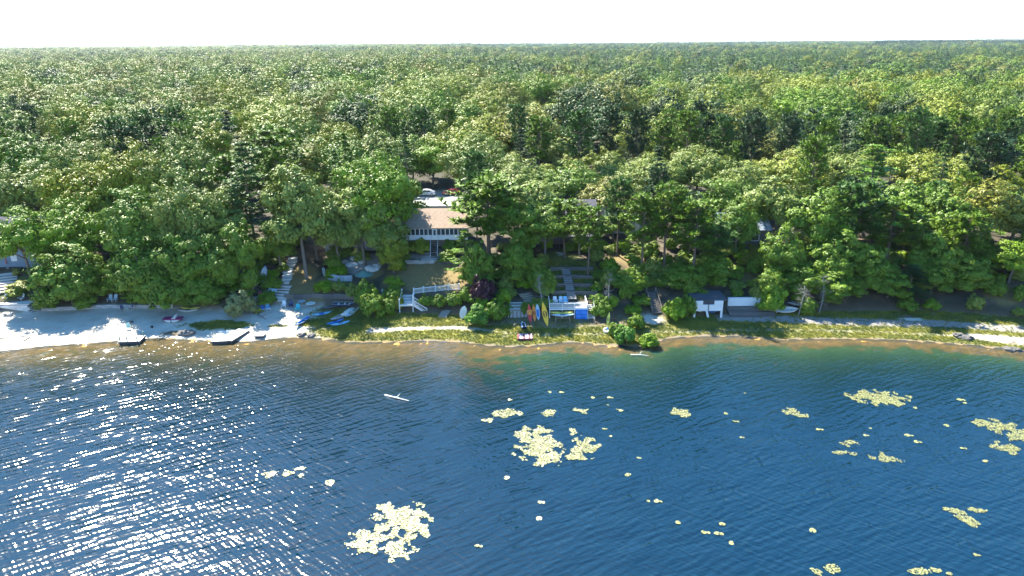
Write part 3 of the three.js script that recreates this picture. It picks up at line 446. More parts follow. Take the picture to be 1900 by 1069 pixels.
const CLEARINGS = [[-108.51, -301.11, 9, 12], [-124.97, -350.40, 10, 16], [-77.49, -282.04, 6, 8]];
// ---------- the forest beyond, as one mass ----------
{
  const mass = new THREE.Group(); mass.name = 'forest'; scene.add(mass); tag(mass, 'dense green forest stretching away to the horizon', 'forest', null, 'stuff');
  const far = (seed, o) => broadCrown(seed, o).crown;
  const midForms = [1, 2, 3, 4].map((i) => far(i + 60, { lobes: 9, W: 21, H: 18, puff: 1.25, clumps: 16, leaves: 30, leaf: 0.66, low: 0.1 }));
  const midPines = [1, 2].map((i) => pine(i + 70, { whorls: 11, per: 4, tufts: 3, blades: 14, tuft: 0.8, low: 0.2 }).crown);
  const lowForms = [1, 2, 3].map((i) => far(i + 80, { lobes: 7, W: 20, H: 17, puff: 1.5, clumps: 12, leaves: 14, leaf: 1.1, low: 0.05 }));
  const lowPines = [1, 2].map((i) => pine(i + 90, { whorls: 7, per: 3, tufts: 2, blades: 6, tuft: 1.5, low: 0.1, shape: (t) => 1.1 * (1 - t) + 0.25 }).crown);
  const white = new THREE.MeshPhysicalMaterial({ vertexColors: true, roughness: 0.48, specularIntensity: 0.32, transmission: 0.1, thickness: 0, side: THREE.DoubleSide });
  const kinds = new Map();
  const put = (geo, x, y, z, w, h, tone, name) => { let k = kinds.get(geo); if (!k) kinds.set(geo, k = { list: [], name }); k.list.push([x, y, z, w, h, tone, rnd() * 6.28]); };
  reseed(99);
  const broadTones = ['grey', 'grey', 'grey', 'mid', 'mid', 'yellow', 'lime', 'lime', 'olive', 'bright', 'dark'], pineTones = ['pine', 'pinebright', 'pine', 'pinedark', 'pinegrey'];
  const darkStand = ['mid', 'dark', 'mid', 'grey'], paleStand = ['lime', 'yellow', 'grey', 'lime', 'olive'];
  const stand = (x, z) => { const v = n2b(x * 0.014, z * 0.01) + 0.35 * n2a(x * 0.05, z * 0.04); return pick(v > 0.32 ? paleStand : v < -0.42 ? darkStand : broadTones); };   // trees of a kind grow together
  const cells = new Map(), cell = (x, z) => Math.floor(x / 12) + ',' + Math.floor(z / 12);
  for (const t of TREES) { const k = cell(t[0], t[1]); if (!cells.has(k)) cells.set(k, []); cells.get(k).push(t); }
  const nearTree = (x, z, r) => { for (let a = -1; a <= 1; a++) for (let b = -1; b <= 1; b++) for (const t of cells.get(cell(x + a * 12, z + b * 12)) ?? []) if (Math.hypot(t[0] - x, t[1] - z) < r + t[3] * 0.3) return true; return false; };
  const pinePlain = (x, z) => sstep(-0.35, 0.35, n2a(x * 0.0016, z * 0.0016) + 1.4 * sstep(350, 800, -z) * sstep(-200, 300, x - z * 0.1) - 0.9 + 0.7 * sstep(700, 1500, -z));
  const step = (z) => -z < 450 ? 16.5 : -z < 1000 ? 18 : -z < 2200 ? 20 : -z < 4200 ? 28 : 48;
  for (let z = -118; z > -8000;) {
    const s = step(z), half = 0.8 * -z + 40;
    for (let x = -half; x < half; x += s) {
      const px = x + rr(-0.45, 0.45) * s, pz = z + rr(-0.45, 0.45) * s;
      const inNear = -pz < NEAR_EDGE + 2 && Math.abs(px) < 0.78 * (-pz + 12);
      if (inNear) continue;
      if (pz > -150 && Math.abs(px) < 92) continue;
      if (nearTree(px, pz, s * 0.5)) continue;
      const clearing = CLEARINGS.some(([cx, cz, rx, rz]) => Math.hypot((px - cx) / rx, (pz - cz) / rz) < 1); if (clearing) continue;
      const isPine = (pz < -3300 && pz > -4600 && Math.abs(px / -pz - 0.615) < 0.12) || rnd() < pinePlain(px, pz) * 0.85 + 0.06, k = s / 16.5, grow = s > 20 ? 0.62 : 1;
      const big = rnd() < 0.62, w = (isPine ? rr(7, 11) : big ? rr(18, 26) : rr(10, 15)) * Math.max(1, k * (isPine ? 1.3 : 0.9)), h = (isPine ? rr(9, 18) : big ? rr(14, 21) : rr(7, 11)) * (s > 20 ? 1.05 : 1);
      const ridge = Math.abs((px / -pz) - 0.615) < 0.125 && pz < -3300 && pz > -4600;  // dark tone and extra height set by position, a dark band at the horizon
      const close = -pz < 420, geo = isPine ? pick(close ? midPines : lowPines) : pick(close ? midForms : lowForms);
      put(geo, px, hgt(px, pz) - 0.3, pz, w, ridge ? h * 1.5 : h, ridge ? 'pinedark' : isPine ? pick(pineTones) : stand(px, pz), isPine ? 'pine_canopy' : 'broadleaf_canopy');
    }
    z -= s * 0.93;
  }
  const o = new THREE.Object3D(), c = new THREE.Color(); let total = 0;
  for (const [geo, { list, name }] of kinds) {
    const im = shade(new THREE.InstancedMesh(geo, white, list.length)); im.name = name;
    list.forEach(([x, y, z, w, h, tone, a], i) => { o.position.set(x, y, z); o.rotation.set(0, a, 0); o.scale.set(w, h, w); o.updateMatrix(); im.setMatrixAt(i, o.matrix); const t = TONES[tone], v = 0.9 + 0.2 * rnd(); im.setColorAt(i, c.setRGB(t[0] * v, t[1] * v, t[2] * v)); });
    total += list.length; mass.add(im);
  }
  console.log('forest instances', total);
}

// ---------- materials of built things ----------
const M = {
  white: mat(0.74, 0.75, 0.76, 0.55), whiteWall: mat(0.78, 0.79, 0.8, 0.7), glass: mat(0.03, 0.045, 0.06, 0.08), darkGlass: mat(0.015, 0.02, 0.028, 0.1), wood: mat(0.3, 0.24, 0.18, 0.85), greyWood: mat(0.28, 0.27, 0.26, 0.9), wornWood: mat(0.15, 0.14, 0.13, 0.9), darkWood: mat(0.075, 0.07, 0.075, 0.85),
  slate: mat(0.07, 0.075, 0.09, 0.8), stone: mat(0.42, 0.4, 0.38, 0.9), paleStone: mat(0.6, 0.58, 0.55, 0.9), blueStone: mat(0.38, 0.42, 0.47, 0.85), concrete: mat(0.45, 0.44, 0.43, 0.9), timber: mat(0.13, 0.12, 0.115, 0.9),
  blueSiding: mat(0.2, 0.27, 0.35, 0.75), greySiding: mat(0.34, 0.36, 0.38, 0.8), darkSiding: mat(0.09, 0.085, 0.085, 0.8), tanSiding: mat(0.36, 0.32, 0.27, 0.8), rubber: mat(0.02, 0.02, 0.022, 0.7), metal: mat(0.5, 0.51, 0.53, 0.35, { metalness: 0.8 }),
  red: mat(0.5, 0.02, 0.025, 0.4), redCloth: mat(0.55, 0.05, 0.05, 0.85), pinkCloth: mat(0.62, 0.06, 0.16, 0.85), orange: mat(0.78, 0.26, 0.03, 0.4), yellow: mat(0.8, 0.47, 0.02, 0.4), lemon: mat(0.72, 0.66, 0.12, 0.45), blue: mat(0.03, 0.2, 0.62, 0.4), sky: mat(0.2, 0.5, 0.75, 0.45), navy: mat(0.02, 0.04, 0.14, 0.5),
  tarp: mat(0.015, 0.2, 0.72, 0.4), teal: mat(0.02, 0.42, 0.5, 0.5), paleBlue: mat(0.45, 0.6, 0.72, 0.45), paleGreen: mat(0.5, 0.68, 0.55, 0.45), purple: mat(0.25, 0.02, 0.11, 0.4), maroon: mat(0.2, 0.05, 0.07, 0.6), lilac: mat(0.5, 0.4, 0.46, 0.7), boatGreen: mat(0.1, 0.2, 0.17, 0.5), offwhite: mat(0.66, 0.66, 0.62, 0.6), deckPale: mat(0.6, 0.6, 0.58, 0.8),
  carWhite: new THREE.MeshPhysicalMaterial({ color: C(0.72, 0.74, 0.78), roughness: 0.35, clearcoat: 1, clearcoatRoughness: 0.05 }), carRed: new THREE.MeshPhysicalMaterial({ color: C(0.5, 0.02, 0.02), roughness: 0.35, clearcoat: 1, clearcoatRoughness: 0.05 }),
};
const shingle = (r, g, b) => { const t = noiseTexture(128, (u, v) => { const row = Math.floor(v * 16), off = row % 2 ? 0.5 / 12 : 0, tab = Math.floor((u + off) * 12) % 12; const k = Math.sin(row * 91.7 + tab * 37.3) * 43758.5; const e = (v * 16) % 1 < 0.12 ? 0.72 : 1; return e * (0.72 + 0.28 * (k - Math.floor(k))); }); return mat(r, g, b, 0.9, { map: t }); };
M.brownRoof = shingle(0.36, 0.26, 0.19); M.greyRoof = shingle(0.5, 0.48, 0.45); M.blueRoof = shingle(0.26, 0.31, 0.38); M.darkRoof = shingle(0.1, 0.1, 0.12); M.tanRoof = shingle(0.55, 0.42, 0.28); M.paleRoof = shingle(0.72, 0.71, 0.69);

// a window under a wall or house: frame with a pane set in it
function windowPart(p, x, y, z, w, h, frameMat = M.white, paneMat = M.glass, name = 'window') {
  const t = 0.09, f = part(p, name, [box(w, t, 0.1, 0, h / 2 - t / 2, 0), box(w, t, 0.1, 0, -h / 2 + t / 2, 0), box(t, h - 2 * t, 0.1, -w / 2 + t / 2, 0, 0), box(t, h - 2 * t, 0.1, w / 2 - t / 2, 0, 0)], frameMat);
  f.position.set(x, y, z); part(f, 'pane', box(w - 2 * t + 0.01, h - 2 * t + 0.01, 0.03, 0, 0, -0.02), paneMat); return f;
}
function doorPart(p, x, y, z, w, h, m = M.white) { const d = part(p, 'door', box(w, h, 0.08), m); d.position.set(x, y + h / 2, z); part(d, 'handle', box(0.05, 0.14, 0.06, w * 0.36, 0, 0.07), M.metal); return d; }
// gable roof with its ridge along x (or z), sheet thickness 0.14, eaves overhang o
function gableRoof(w, d, rise, y, o = 0.4, alongZ = false) {
  const W = alongZ ? d : w, D = alongZ ? w : d, s = Math.hypot(D / 2 + o, rise * (D / 2 + o) / (D / 2)), a = Math.atan2(rise, D / 2), list = [];
  for (const k of [-1, 1]) {
    const g = new THREE.BoxGeometry(W + 2 * o, 0.14, s); const u = g.attributes.uv, p = g.attributes.position; for (let i = 0; i < u.count; i++) u.setXY(i, p.getX(i) / 3.6, p.getZ(i) / 3.6);
    g.translate(0, 0.07, k * s / 2); g.rotateX(k * a); g.translate(0, y + rise, 0); if (alongZ) g.rotateY(Math.PI / 2); list.push(g);
  }
  return merge(list);
}
function gableEnds(w, d, rise, y, alongZ = false) {                 // the triangular walls under the roof, as one solid prism
  const D = alongZ ? w : d, W = alongZ ? d : w, s = new THREE.Shape(); s.moveTo(-D / 2, 0); s.lineTo(D / 2, 0); s.lineTo(0, rise * 0.97); s.closePath();
  const g = new THREE.ExtrudeGeometry(s, { depth: W - 0.04, bevelEnabled: false }); g.translate(0, y, -W / 2 + 0.02); if (!alongZ) g.rotateY(Math.PI / 2); return g;
}
function house(name, label, x, z, turn, o) {
  const y = hgt(x, z), t = thing(name, label, 'house', x, y, z, turn);
  const base = o.base ?? 0;
  part(t, 'wall', [box(o.w, o.h - base + 1.2, o.d, 0, base + (o.h - base - 1.2) / 2, 0), gableEnds(o.w, o.d, o.rise, o.h, o.alongZ)], o.wall);
  const r = part(t, 'roof', gableRoof(o.w, o.d, o.rise, o.h, o.eave ?? 0.45, o.alongZ), o.roof);
  if (o.chimney) part(r, 'chimney', box(0.8, 1.9, 0.8, o.chimney[0], o.h + o.rise * 0.8, o.chimney[1]), M.stone);
  for (const [wx, wy, ww, wh] of o.windows ?? []) windowPart(t, wx, wy, o.d / 2 + 0.04, ww, wh);
  for (const [dx, dy, dw, dh, m] of o.doors ?? []) doorPart(t, dx, dy, o.d / 2 + 0.04, dw, dh, m);
  return t;
}
// ---------- houses ----------
{
  const [cx, cz] = [-88.32, -126.01];
  house('lake_house', 'blue-grey two-storey house at the left edge above stone steps', cx - 9, cz - 4, 0.02, { w: 18, d: 8, h: 5.0, rise: 2.6, wall: M.blueSiding, roof: M.darkRoof, windows: [[3.6, 3.9, 2.1, 1.3], [6.0, 3.9, 0.9, 1.3], [1.2, 1.5, 2.2, 1.0], [-2.5, 3.9, 1.6, 1.3]], doors: [[4.4, 0.1, 1.1, 2.0]] });
}
{
  const [x, z] = [-30.83, -131.59];
  const t = house('lake_house', 'pale-roofed cottage half hidden behind oaks above the curved stone wall', x, z - 4.5, 0.04, { w: 11, d: 9, h: 4.6, rise: 2.4, wall: M.greySiding, roof: M.greyRoof, windows: [[3.4, 3.6, 1.5, 1.2], [-2.6, 3.6, 1.3, 1.2], [-2.2, 1.3, 1.2, 1.1]], doors: [[0.1, 0, 1.9, 2.1, M.offwhite]] });
  part(t, 'porch_roof', gableRoof(2.4, 1.8, 0.7, 2.1, 0.2, true).translate(3.6, 0, 5.3), M.offwhite);
  for (const s of [-1, 1]) part(t, 'porch_post', box(0.12, 2.1, 0.12, 3.6 + s, 1.05, 6.0), M.white);
}
{                                                                   // the house with the long glazed veranda
  const [x, z] = [-14.68, -130.38], y = hgt(x, z);
  const t = thing('veranda_house', 'brown-roofed house with a long white glazed veranda on stilts', 'house', x, y, z, 0.0), W = 12.4, f0 = 2.35, f1 = 4.75;
  part(t, 'wall', [box(W - 0.6, 6.2, 6.4, 0, 2.0, -6.0), gableEnds(W - 0.6, 9.4, 2.5, 4.85).translate(0, 0, -4.6)], M.tanSiding);
  part(t, 'roof', gableRoof(W, 9.6, 2.5, 4.86, 0.35).translate(0, 0, -4.6), M.brownRoof);
  const v = part(t, 'veranda', [box(W, 0.95, 0.14, 0, f0 + 0.475, 0), box(W, 0.28, 0.14, 0, f1 - 0.14, 0), box(0.14, 2.4, 2.7, -W / 2, f0 + 1.2, -1.42), box(0.14, 2.4, 2.7, W / 2, f0 + 1.2, -1.42), box(W - 0.2, 0.18, 2.6, 0, f0 + 0.05, -1.42)], M.whiteWall);
  const bays = 15, step = W / bays;
  for (let i = 0; i <= bays; i++) part(v, 'mullion', box(0.15, f1 - 0.28 - f0 - 0.95, 0.15, -W / 2 + i * step * 0.988 + 0.07, f0 + 0.95 + (f1 - 0.28 - f0 - 0.95) / 2, 0), M.whiteWall);
  for (let i = 0; i < bays; i++) if (i !== 7) part(v, 'window_pane', box(step - 0.16, f1 - 0.28 - f0 - 0.95, 0.03, -W / 2 + (i + 0.5) * step * 0.99 + 0.06, f0 + 0.95 + (f1 - 0.28 - f0 - 0.95) / 2, -0.03), M.glass);
  doorPart(t, 0, f0 + 0.1, 0.1, 0.9, 2.1, M.whiteWall); windowPart(t, 0, f0 + 1.45, 0.16, 0.62, 1.2);
  for (const px of [-5.9, -3, 3, 5.9]) part(t, 'post', box(0.2, f0 + 0.6, 0.2, px, f0 / 2 - 0.3, -0.2), M.wood);
  const n = 9, run = 3.0; const st = part(t, 'stairway', [bar([-0.62, f0, 0.2], [-0.62, -0.1, run], 0.1, 0.24), bar([0.62, f0, 0.2], [0.62, -0.1, run], 0.1, 0.24)], M.darkWood);
  for (let i = 0; i < n; i++) part(st, 'tread', box(1.2, 0.06, 0.3, 0, f0 - (i + 0.6) * f0 / n, 0.3 + i * (run - 0.2) / n), M.darkWood);
  for (const s of [-1, 1]) part(st, 'handrail', merge([bar([s * 0.66, f0 + 0.95, 0.2], [s * 0.66, 0.85, run], 0.07), box(0.09, 0.95, 0.09, s * 0.66, 0.4, run), box(0.09, 0.95, 0.09, s * 0.66, f0 + 0.48, 0.2)]), M.white);
}
{
  const [x, z] = [-17.35, -152.43];
  const t = thing('garage', 'low white flat-roofed garage below the parked white car', 'garage', x, hgt(x, z), z, 0.05);
  part(t, 'wall', box(8.2, 3.2, 5.6, 0, 1.0, 0), M.greySiding); part(t, 'roof', [box(8.8, 0.2, 6.2, 0, 2.72, 0), box(8.9, 0.3, 0.12, 0, 2.72, 3.14)], M.paleRoof); 
  const d = part(t, 'door', box(2.6, 2.1, 0.1, -1.5, 1.05, 2.83), M.white);
}
{
  const [x, z] = [11.03, -129.96], y = hgt(x, z);
  const t = house('lake_house', 'dark house with a railed slate deck at the top of the long stairs', x, z - 7, 0, { w: 10.5, d: 8, h: 5.2, rise: 2.3, wall: M.darkSiding, roof: M.darkRoof, windows: [[-3, 3.9, 1.4, 1.2], [3.6, 3.9, 1.2, 1.2]], doors: [[0.6, 2.1, 2.2, 2.1, M.darkGlass]] });
  const k = part(t, 'deck', [box(10.2, 0.25, 3.4, 0, 1.9, 5.7), box(10.2, 0.55, 0.12, 0, 1.6, 7.42)], M.slate);
  for (let i = 0; i < 12; i++) part(k, 'deck_board', box(10.1, 0.04, 0.26, 0, 2.05, 4.2 + i * 0.28), M.slate);
  part(t, 'deck_railing', [box(10.2, 0.09, 0.09, 0, 3.0, 7.35), ...Array.from({ length: 9 }, (_, i) => box(0.09, 1.0, 0.09, -5.05 + i * 1.262, 2.5, 7.35)), ...Array.from({ length: 2 }, (_, i) => box(10.1, 0.05, 0.05, 0, 2.4 + i * 0.3, 7.35))], M.blueStone);
  for (const px of [-4.9, -1.8, 1.8, 4.9]) part(t, 'post', box(0.22, 3, 0.22, px, 0.35, 7.1), M.darkWood);
}
{
  const [x, z] = [43.75, -127.97];
  house('lake_house', 'dark brown house with one white-framed window behind the boathouse', x, z - 4, 0.03, { w: 9, d: 8, h: 4.2, rise: 2.2, wall: M.darkSiding, roof: M.blueRoof, windows: [[-2.3, 2.5, 1.7, 1.3], [2.0, 2.5, 1.4, 1.2]] });
}
for (const [p, label, w, d, wall, roof, alongZ, turn, wins] of [
  [[22.59, -138.97], 'tan-roofed cottage seen between pine trunks right of the deck house', 8, 8, M.greySiding, M.tanRoof, false, 0.1, [[0, 1.8, 1.4, 1.1]]],
  [[76.07, -132.54], 'brown cottage under the pines behind a strip of green lawn', 11, 8, M.darkSiding, M.tanRoof, false, -0.05, [[-2, 1.8, 1.6, 1.1], [2, 1.8, 1.6, 1.1]]],
  [[-96.79, -263.66], 'grey house with a front gable among trees far behind the beach', 8, 9, M.blueSiding, M.blueRoof, true, 0.2, [[0, 2.2, 1.6, 1.3]]],
  [[-97.78, -278.54], 'long blue-grey roofed house beside a sunny lawn far behind the beach', 12, 8, M.blueSiding, M.blueRoof, false, -0.12, []],
  [[-73.62, -268.03], 'lone pale shingle roof deep in the oaks left of centre', 8, 8, M.greySiding, M.greyRoof, false, 0.3, []],
  [[-78.25, -136.99], 'pale cottage showing through the left oaks behind a pink parasol', 9, 7, M.offwhite, M.greyRoof, false, 0.05, [[-2, 1.6, 1.3, 1.1], [2, 1.6, 1.3, 1.1]]],
  [[60.70, -137.33], 'low tan-roofed cottage above a dry grass patch in the right woods', 9, 7, M.tanSiding, M.tanRoof, false, 0.1, [[0, 1.6, 1.6, 1.1]]],
]) house('cottage', label, p[0], p[1] - d / 2, turn, { w, d, h: 3.4, rise: 2.3, wall, roof, alongZ, windows: wins, doors: wins.length ? [[w * 0.33, 0, 0.95, 2.0, M.offwhite]] : [], chimney: w > 10 ? [w * 0.3, -1] : null });

// ---------- stairs, walls, fences, decks ----------
// a stairway up from a to b on the ground, n treads, each tread its own piece
function stairway(name, label, a, b, n, w, o = {}) {
  const ya = hgt(...a) + (o.ya ?? 0), yb = hgt(...b) + (o.yb ?? 0), dx = b[0] - a[0], dz = b[1] - a[1], run = Math.hypot(dx, dz), rise = yb - ya;
  const t = thing(name, label, o.category ?? 'stairs', a[0], ya, a[1], Math.atan2(-dx, -dz));
  const g = new THREE.BoxGeometry(w, o.thick ?? 0.08, run / n * 1.08);
  for (let i = 0; i < n; i++) { const m = part(t, 'tread', g, o.mat ?? M.wood); const k = (i + 0.5) / n; m.position.set(o.wobble ? Math.sin(i * 1.3) * o.wobble : 0, rise * (i + 1) / n, -run * k); if (o.wobble) m.rotation.y = Math.sin(i * 2.1) * 0.12; }
  if (o.riser) { const rg = new THREE.BoxGeometry(w * 0.98, Math.max(0.14, rise / n), 0.06); for (let i = 0; i < n; i++) { const m = part(t, 'riser', rg, o.riser); m.position.set(0, rise * (i + 0.5) / n - 0.03, -run * i / n - 0.05); } }
  if (o.stringer) for (const s of [-1, 1]) part(t, 'stringer', bar([s * (w / 2 + 0.05), 0.0, 0], [s * (w / 2 + 0.05), rise, -run], 0.08, 0.26), o.stringer);
  if (o.rail) for (const s of [-1, 1]) { const r = part(t, 'handrail', bar([s * (w / 2 + 0.1), 0.95, 0], [s * (w / 2 + 0.1), rise + 0.95, -run], 0.08), o.rail); for (const k of [0, 0.5, 1]) part(r, 'post', box(0.09, 1.0, 0.09, s * (w / 2 + 0.1), rise * k + 0.45, -run * k), o.rail); }
  return t;
}
// a wall of separate blocks along points on the ground
function blockWall(name, label, pts, h, thick, len, mats, o = {}) {
  const t = thing(name, label, o.category ?? 'wall', pts[0][0], hgt(...pts[0]), pts[0][1]); const y0 = t.position.y, rows = Math.max(1, Math.round(h / (o.course ?? 0.35))), rh = h / rows;
  let k = 0;
  for (let i = 0; i + 1 < pts.length; i++) {
    const [ax, az] = pts[i], [bx, bz] = pts[i + 1], L = Math.hypot(bx - ax, bz - az), n = Math.max(1, Math.round(L / len)), a = -Math.atan2(bz - az, bx - ax);
    const g = new THREE.BoxGeometry(L / n - 0.02, rh - 0.015, thick);
    for (let r = 0; r < rows; r++) for (let j = 0; j < n; j++) {
      const s = (j + 0.5) / n, x = ax + (bx - ax) * s, z = az + (bz - az) * s; k++;
      const m = part(t, o.piece ?? 'block', g, mats[(k * 7 + r * 3) % mats.length]);
      m.position.set(x - pts[0][0], (o.level ? o.level - y0 : hgt(x, z) - y0) + rh * (r + 0.5) - (o.sink ?? 0.12), z - pts[0][1] + ((k * 37) % 5 - 2) * 0.012); m.rotation.y = a;
    }
  }
  return t;
}
const stones = [M.stone, mat(0.36, 0.345, 0.33, 0.9), mat(0.48, 0.46, 0.44, 0.9)], pales = [M.paleStone, mat(0.54, 0.53, 0.51, 0.9), mat(0.65, 0.63, 0.6, 0.9)], timbers = [M.timber, mat(0.16, 0.145, 0.13, 0.9), mat(0.105, 0.1, 0.1, 0.9)], blues = [M.blueStone, mat(0.33, 0.37, 0.42, 0.85), mat(0.44, 0.47, 0.5, 0.85)];
stairway('garden_steps', 'broad pale stone steps below the blue-grey house', [-90.06, -117.80], [-93.27, -124.15], 7, 3.4, { mat: M.paleStone, riser: M.darkWood, thick: 0.14 });
{                                                                   // patio at the left edge
  const [x1, z1] = [-84.04, -114.88], y = hgt(x1, z1), t = thing('stone_patio', 'pale raised stone patio with a block front wall at the left edge', 'patio', x1 - 8, y, z1 - 2.4);
  part(t, 'paving', box(16, 0.12, 4.8, 0, 1.34, 0), M.paleStone);
  const g = new THREE.BoxGeometry(1.1, 0.42, 0.4); for (let r = 0; r < 3; r++) for (let i = 0; i < 14; i++) { const m = part(t, 'block', g, pales[(i + r * 2) % 3]); m.position.set(-7.4 + i * 1.12 + (r % 2 ? 0.3 : 0), 0.13 + r * 0.43, 2.3); }
  part(t, 'fill', box(15.6, 1.4, 4.2, 0, 0.58, -0.2), M.concrete);
  for (const [dx, w] of [[-3.1, 1.6], [-6.2, 1.7]]) { const b = thing('stone_bench', dx > -5 ? 'low pale block bench against the patio wall, nearer the steps' : 'low pale block bench against the patio wall at the frame edge', 'bench', x1 + dx, hgt(x1 + dx, z1 + 1.3), z1 + 1.3); part(b, 'seat', box(w, 0.14, 0.6, 0, 0.42, 0), M.paleStone); for (const s of [-1, 1]) part(b, 'leg', box(0.25, 0.44, 0.5, s * (w / 2 - 0.25), 0.17, 0), M.concrete); }
}
stairway('patio_steps', 'narrow dark steps beside the pale patio wall', [-83.27, -114.98], [-84.27, -116.53], 6, 1.4, { mat: M.stone, riser: M.darkWood, thick: 0.1 });
blockWall('retaining_wall', 'low stone wall between the left beach and the shaded trees', [[-82.34, -115.33], [-77.78, -115.92], [-71.52, -116.62], [-65.25, -116.47], [-59.76, -116.32]], 0.7, 0.4, 0.9, stones);
blockWall('retaining_wall', 'low grey timber wall behind the blue lounge chairs', [[-46.00, -117.57], [-43.42, -118.40], [-42.25, -118.34]], 0.75, 0.3, 1.6, [M.greyWood, M.blueStone], { piece: 'timber', course: 0.25 });
blockWall('retaining_wall', 'dark timber wall behind the beached boats', [[-40.80, -118.71], [-35.67, -118.40], [-29.58, -117.14], [-24.57, -115.73]], 0.9, 0.3, 1.9, timbers, { piece: 'timber', course: 0.3 });
blockWall('curved_wall', 'curved blue-grey stone wall holding a leafy planting bed', [[-35.21, -125.22], [-34.62, -123.92], [-33.45, -122.73], [-31.29, -121.91], [-29.05, -121.59]], 1.1, 0.4, 0.75, blues, { course: 0.37 });
blockWall('terrace_wall', 'grey terrace wall below the glazed veranda', [[-21.03, -126.59], [-17.29, -125.83], [-14.49, -126.13]], 0.7, 0.4, 0.9, stones);
stairway('garden_steps', 'short stone steps between the lawn and the veranda house', [-15.53, -126.38], [-15.70, -130.17], 5, 3.0, { mat: M.paleStone, riser: M.stone, thick: 0.12 });
blockWall('hedge_wall', 'low dark block wall in front of the clipped hedge', [[-13.85, -125.73], [-10.22, -125.61]], 1.0, 0.4, 0.9, timbers);
stairway('stone_path', 'winding pale slab steps climbing the bank behind the blue loungers', [-41.60, -118.01], [-41.29, -121.54], 6, 2.4, { mat: M.paleStone, wobble: 0.15, thick: 0.14, riser: M.stone });
stairway('stone_path', 'upper run of pale slab steps leading to the oak trunks', [-41.58, -121.88], [-42.29, -130.71], 8, 1.7, { mat: M.paleStone, wobble: 0.2, thick: 0.14, riser: M.stone });
for (const [i, y] of [502, 517, 532, 546].entries()) blockWall('timber_terrace', ['uppermost', 'second', 'third', 'lowest'][i] + ' dark timber terrace across the long stairs', [[6.91, -122.34], [14.79, -122.44]].map(([x]) => [x, [10.82, -122.03, 10.63, -119.51, 10.44, -117.06, 10.27, -114.85][i * 2 + 1]]), 0.75, 0.28, 2.4, timbers, { piece: 'timber', course: 0.25 });
stairway('long_stairs', 'long flight of pale-edged treads climbing behind the white-railed deck', [10.21, -112.85], [9.80, -121.52], 15, 1.5, { mat: M.greyWood, riser: M.darkWood, stringer: M.darkWood, thick: 0.07, ya: 0.3, yb: 0.25 });
stairway('flagstone_path', 'grey flagstone path from the long stairs to the dark deck', [9.73, -121.86], [9.30, -128.90], 9, 1.5, { mat: M.stone, thick: 0.1, wobble: 0.06, category: 'path' });
stairway('wooden_stairs', 'weathered wooden stairs with handrails left of the boathouse', [24.52, -111.07], [24.08, -115.17], 11, 1.5, { mat: M.wornWood, riser: M.darkWood, stringer: M.darkWood, rail: M.wornWood, ya: 0.1, yb: 0.4 });
stairway('log_steps', 'rough pale log steps above the weathered shed', [3.20, -112.73], [2.34, -115.35], 5, 2.2, { mat: M.wood, thick: 0.16, wobble: 0.2, riser: M.timber });
// white fence along the top of the bluff; a picket-and-rail panel between each two posts
function fence(label, pts, h = 1.0) {
  const t = thing('white_fence', label, 'fence', pts[0][0], hgt(...pts[0]), pts[0][1]), y0 = t.position.y;
  for (let i = 0; i < pts.length; i++) { const [x, z] = pts[i]; const p = part(t, 'post', box(0.16, h + 0.35, 0.16, x - pts[0][0], hgt(x, z) - y0 + h / 2 - 0.05, z - pts[0][1]), M.white); part(p, 'post_cap', box(0.22, 0.06, 0.22, x - pts[0][0], hgt(x, z) - y0 + h + 0.15, z - pts[0][1]), M.white); }
  for (let i = 0; i + 1 < pts.length; i++) {
    const [ax, az] = pts[i], [bx, bz] = pts[i + 1], ya = hgt(ax, az) - y0, yb = hgt(bx, bz) - y0, O = (x, y, z) => [x - pts[0][0], y, z - pts[0][1]];
    const pn = part(t, 'rail_panel', [bar(O(ax, ya + h - 0.05, az), O(bx, yb + h - 0.05, bz), 0.1), bar(O(ax, ya + 0.15, az), O(bx, yb + 0.15, bz), 0.1)], M.white);
    const n = Math.round(Math.hypot(bx - ax, bz - az) / 0.2); for (let k = 1; k < n; k++) { const s = k / n; part(pn, 'baluster', box(0.07, h - 0.2, 0.07, ...O(ax + (bx - ax) * s, ya + (yb - ya) * s + h / 2 + 0.05, az + (bz - az) * s)), M.white); }
  }
  return t;
}
const STAIR_TOP = [-18.26, -116.25];
fence('short white railing left of the white beach stairs', [[-22.78, -116.60], [-21.01, -116.25], [-19.28, -116.04]]);
fence('long white railing stepping up right of the white beach stairs', [[-17.24, -116.47], [-15.57, -116.83], [-13.49, -117.00], [-11.22, -117.15], [-9.32, -117.17]]);
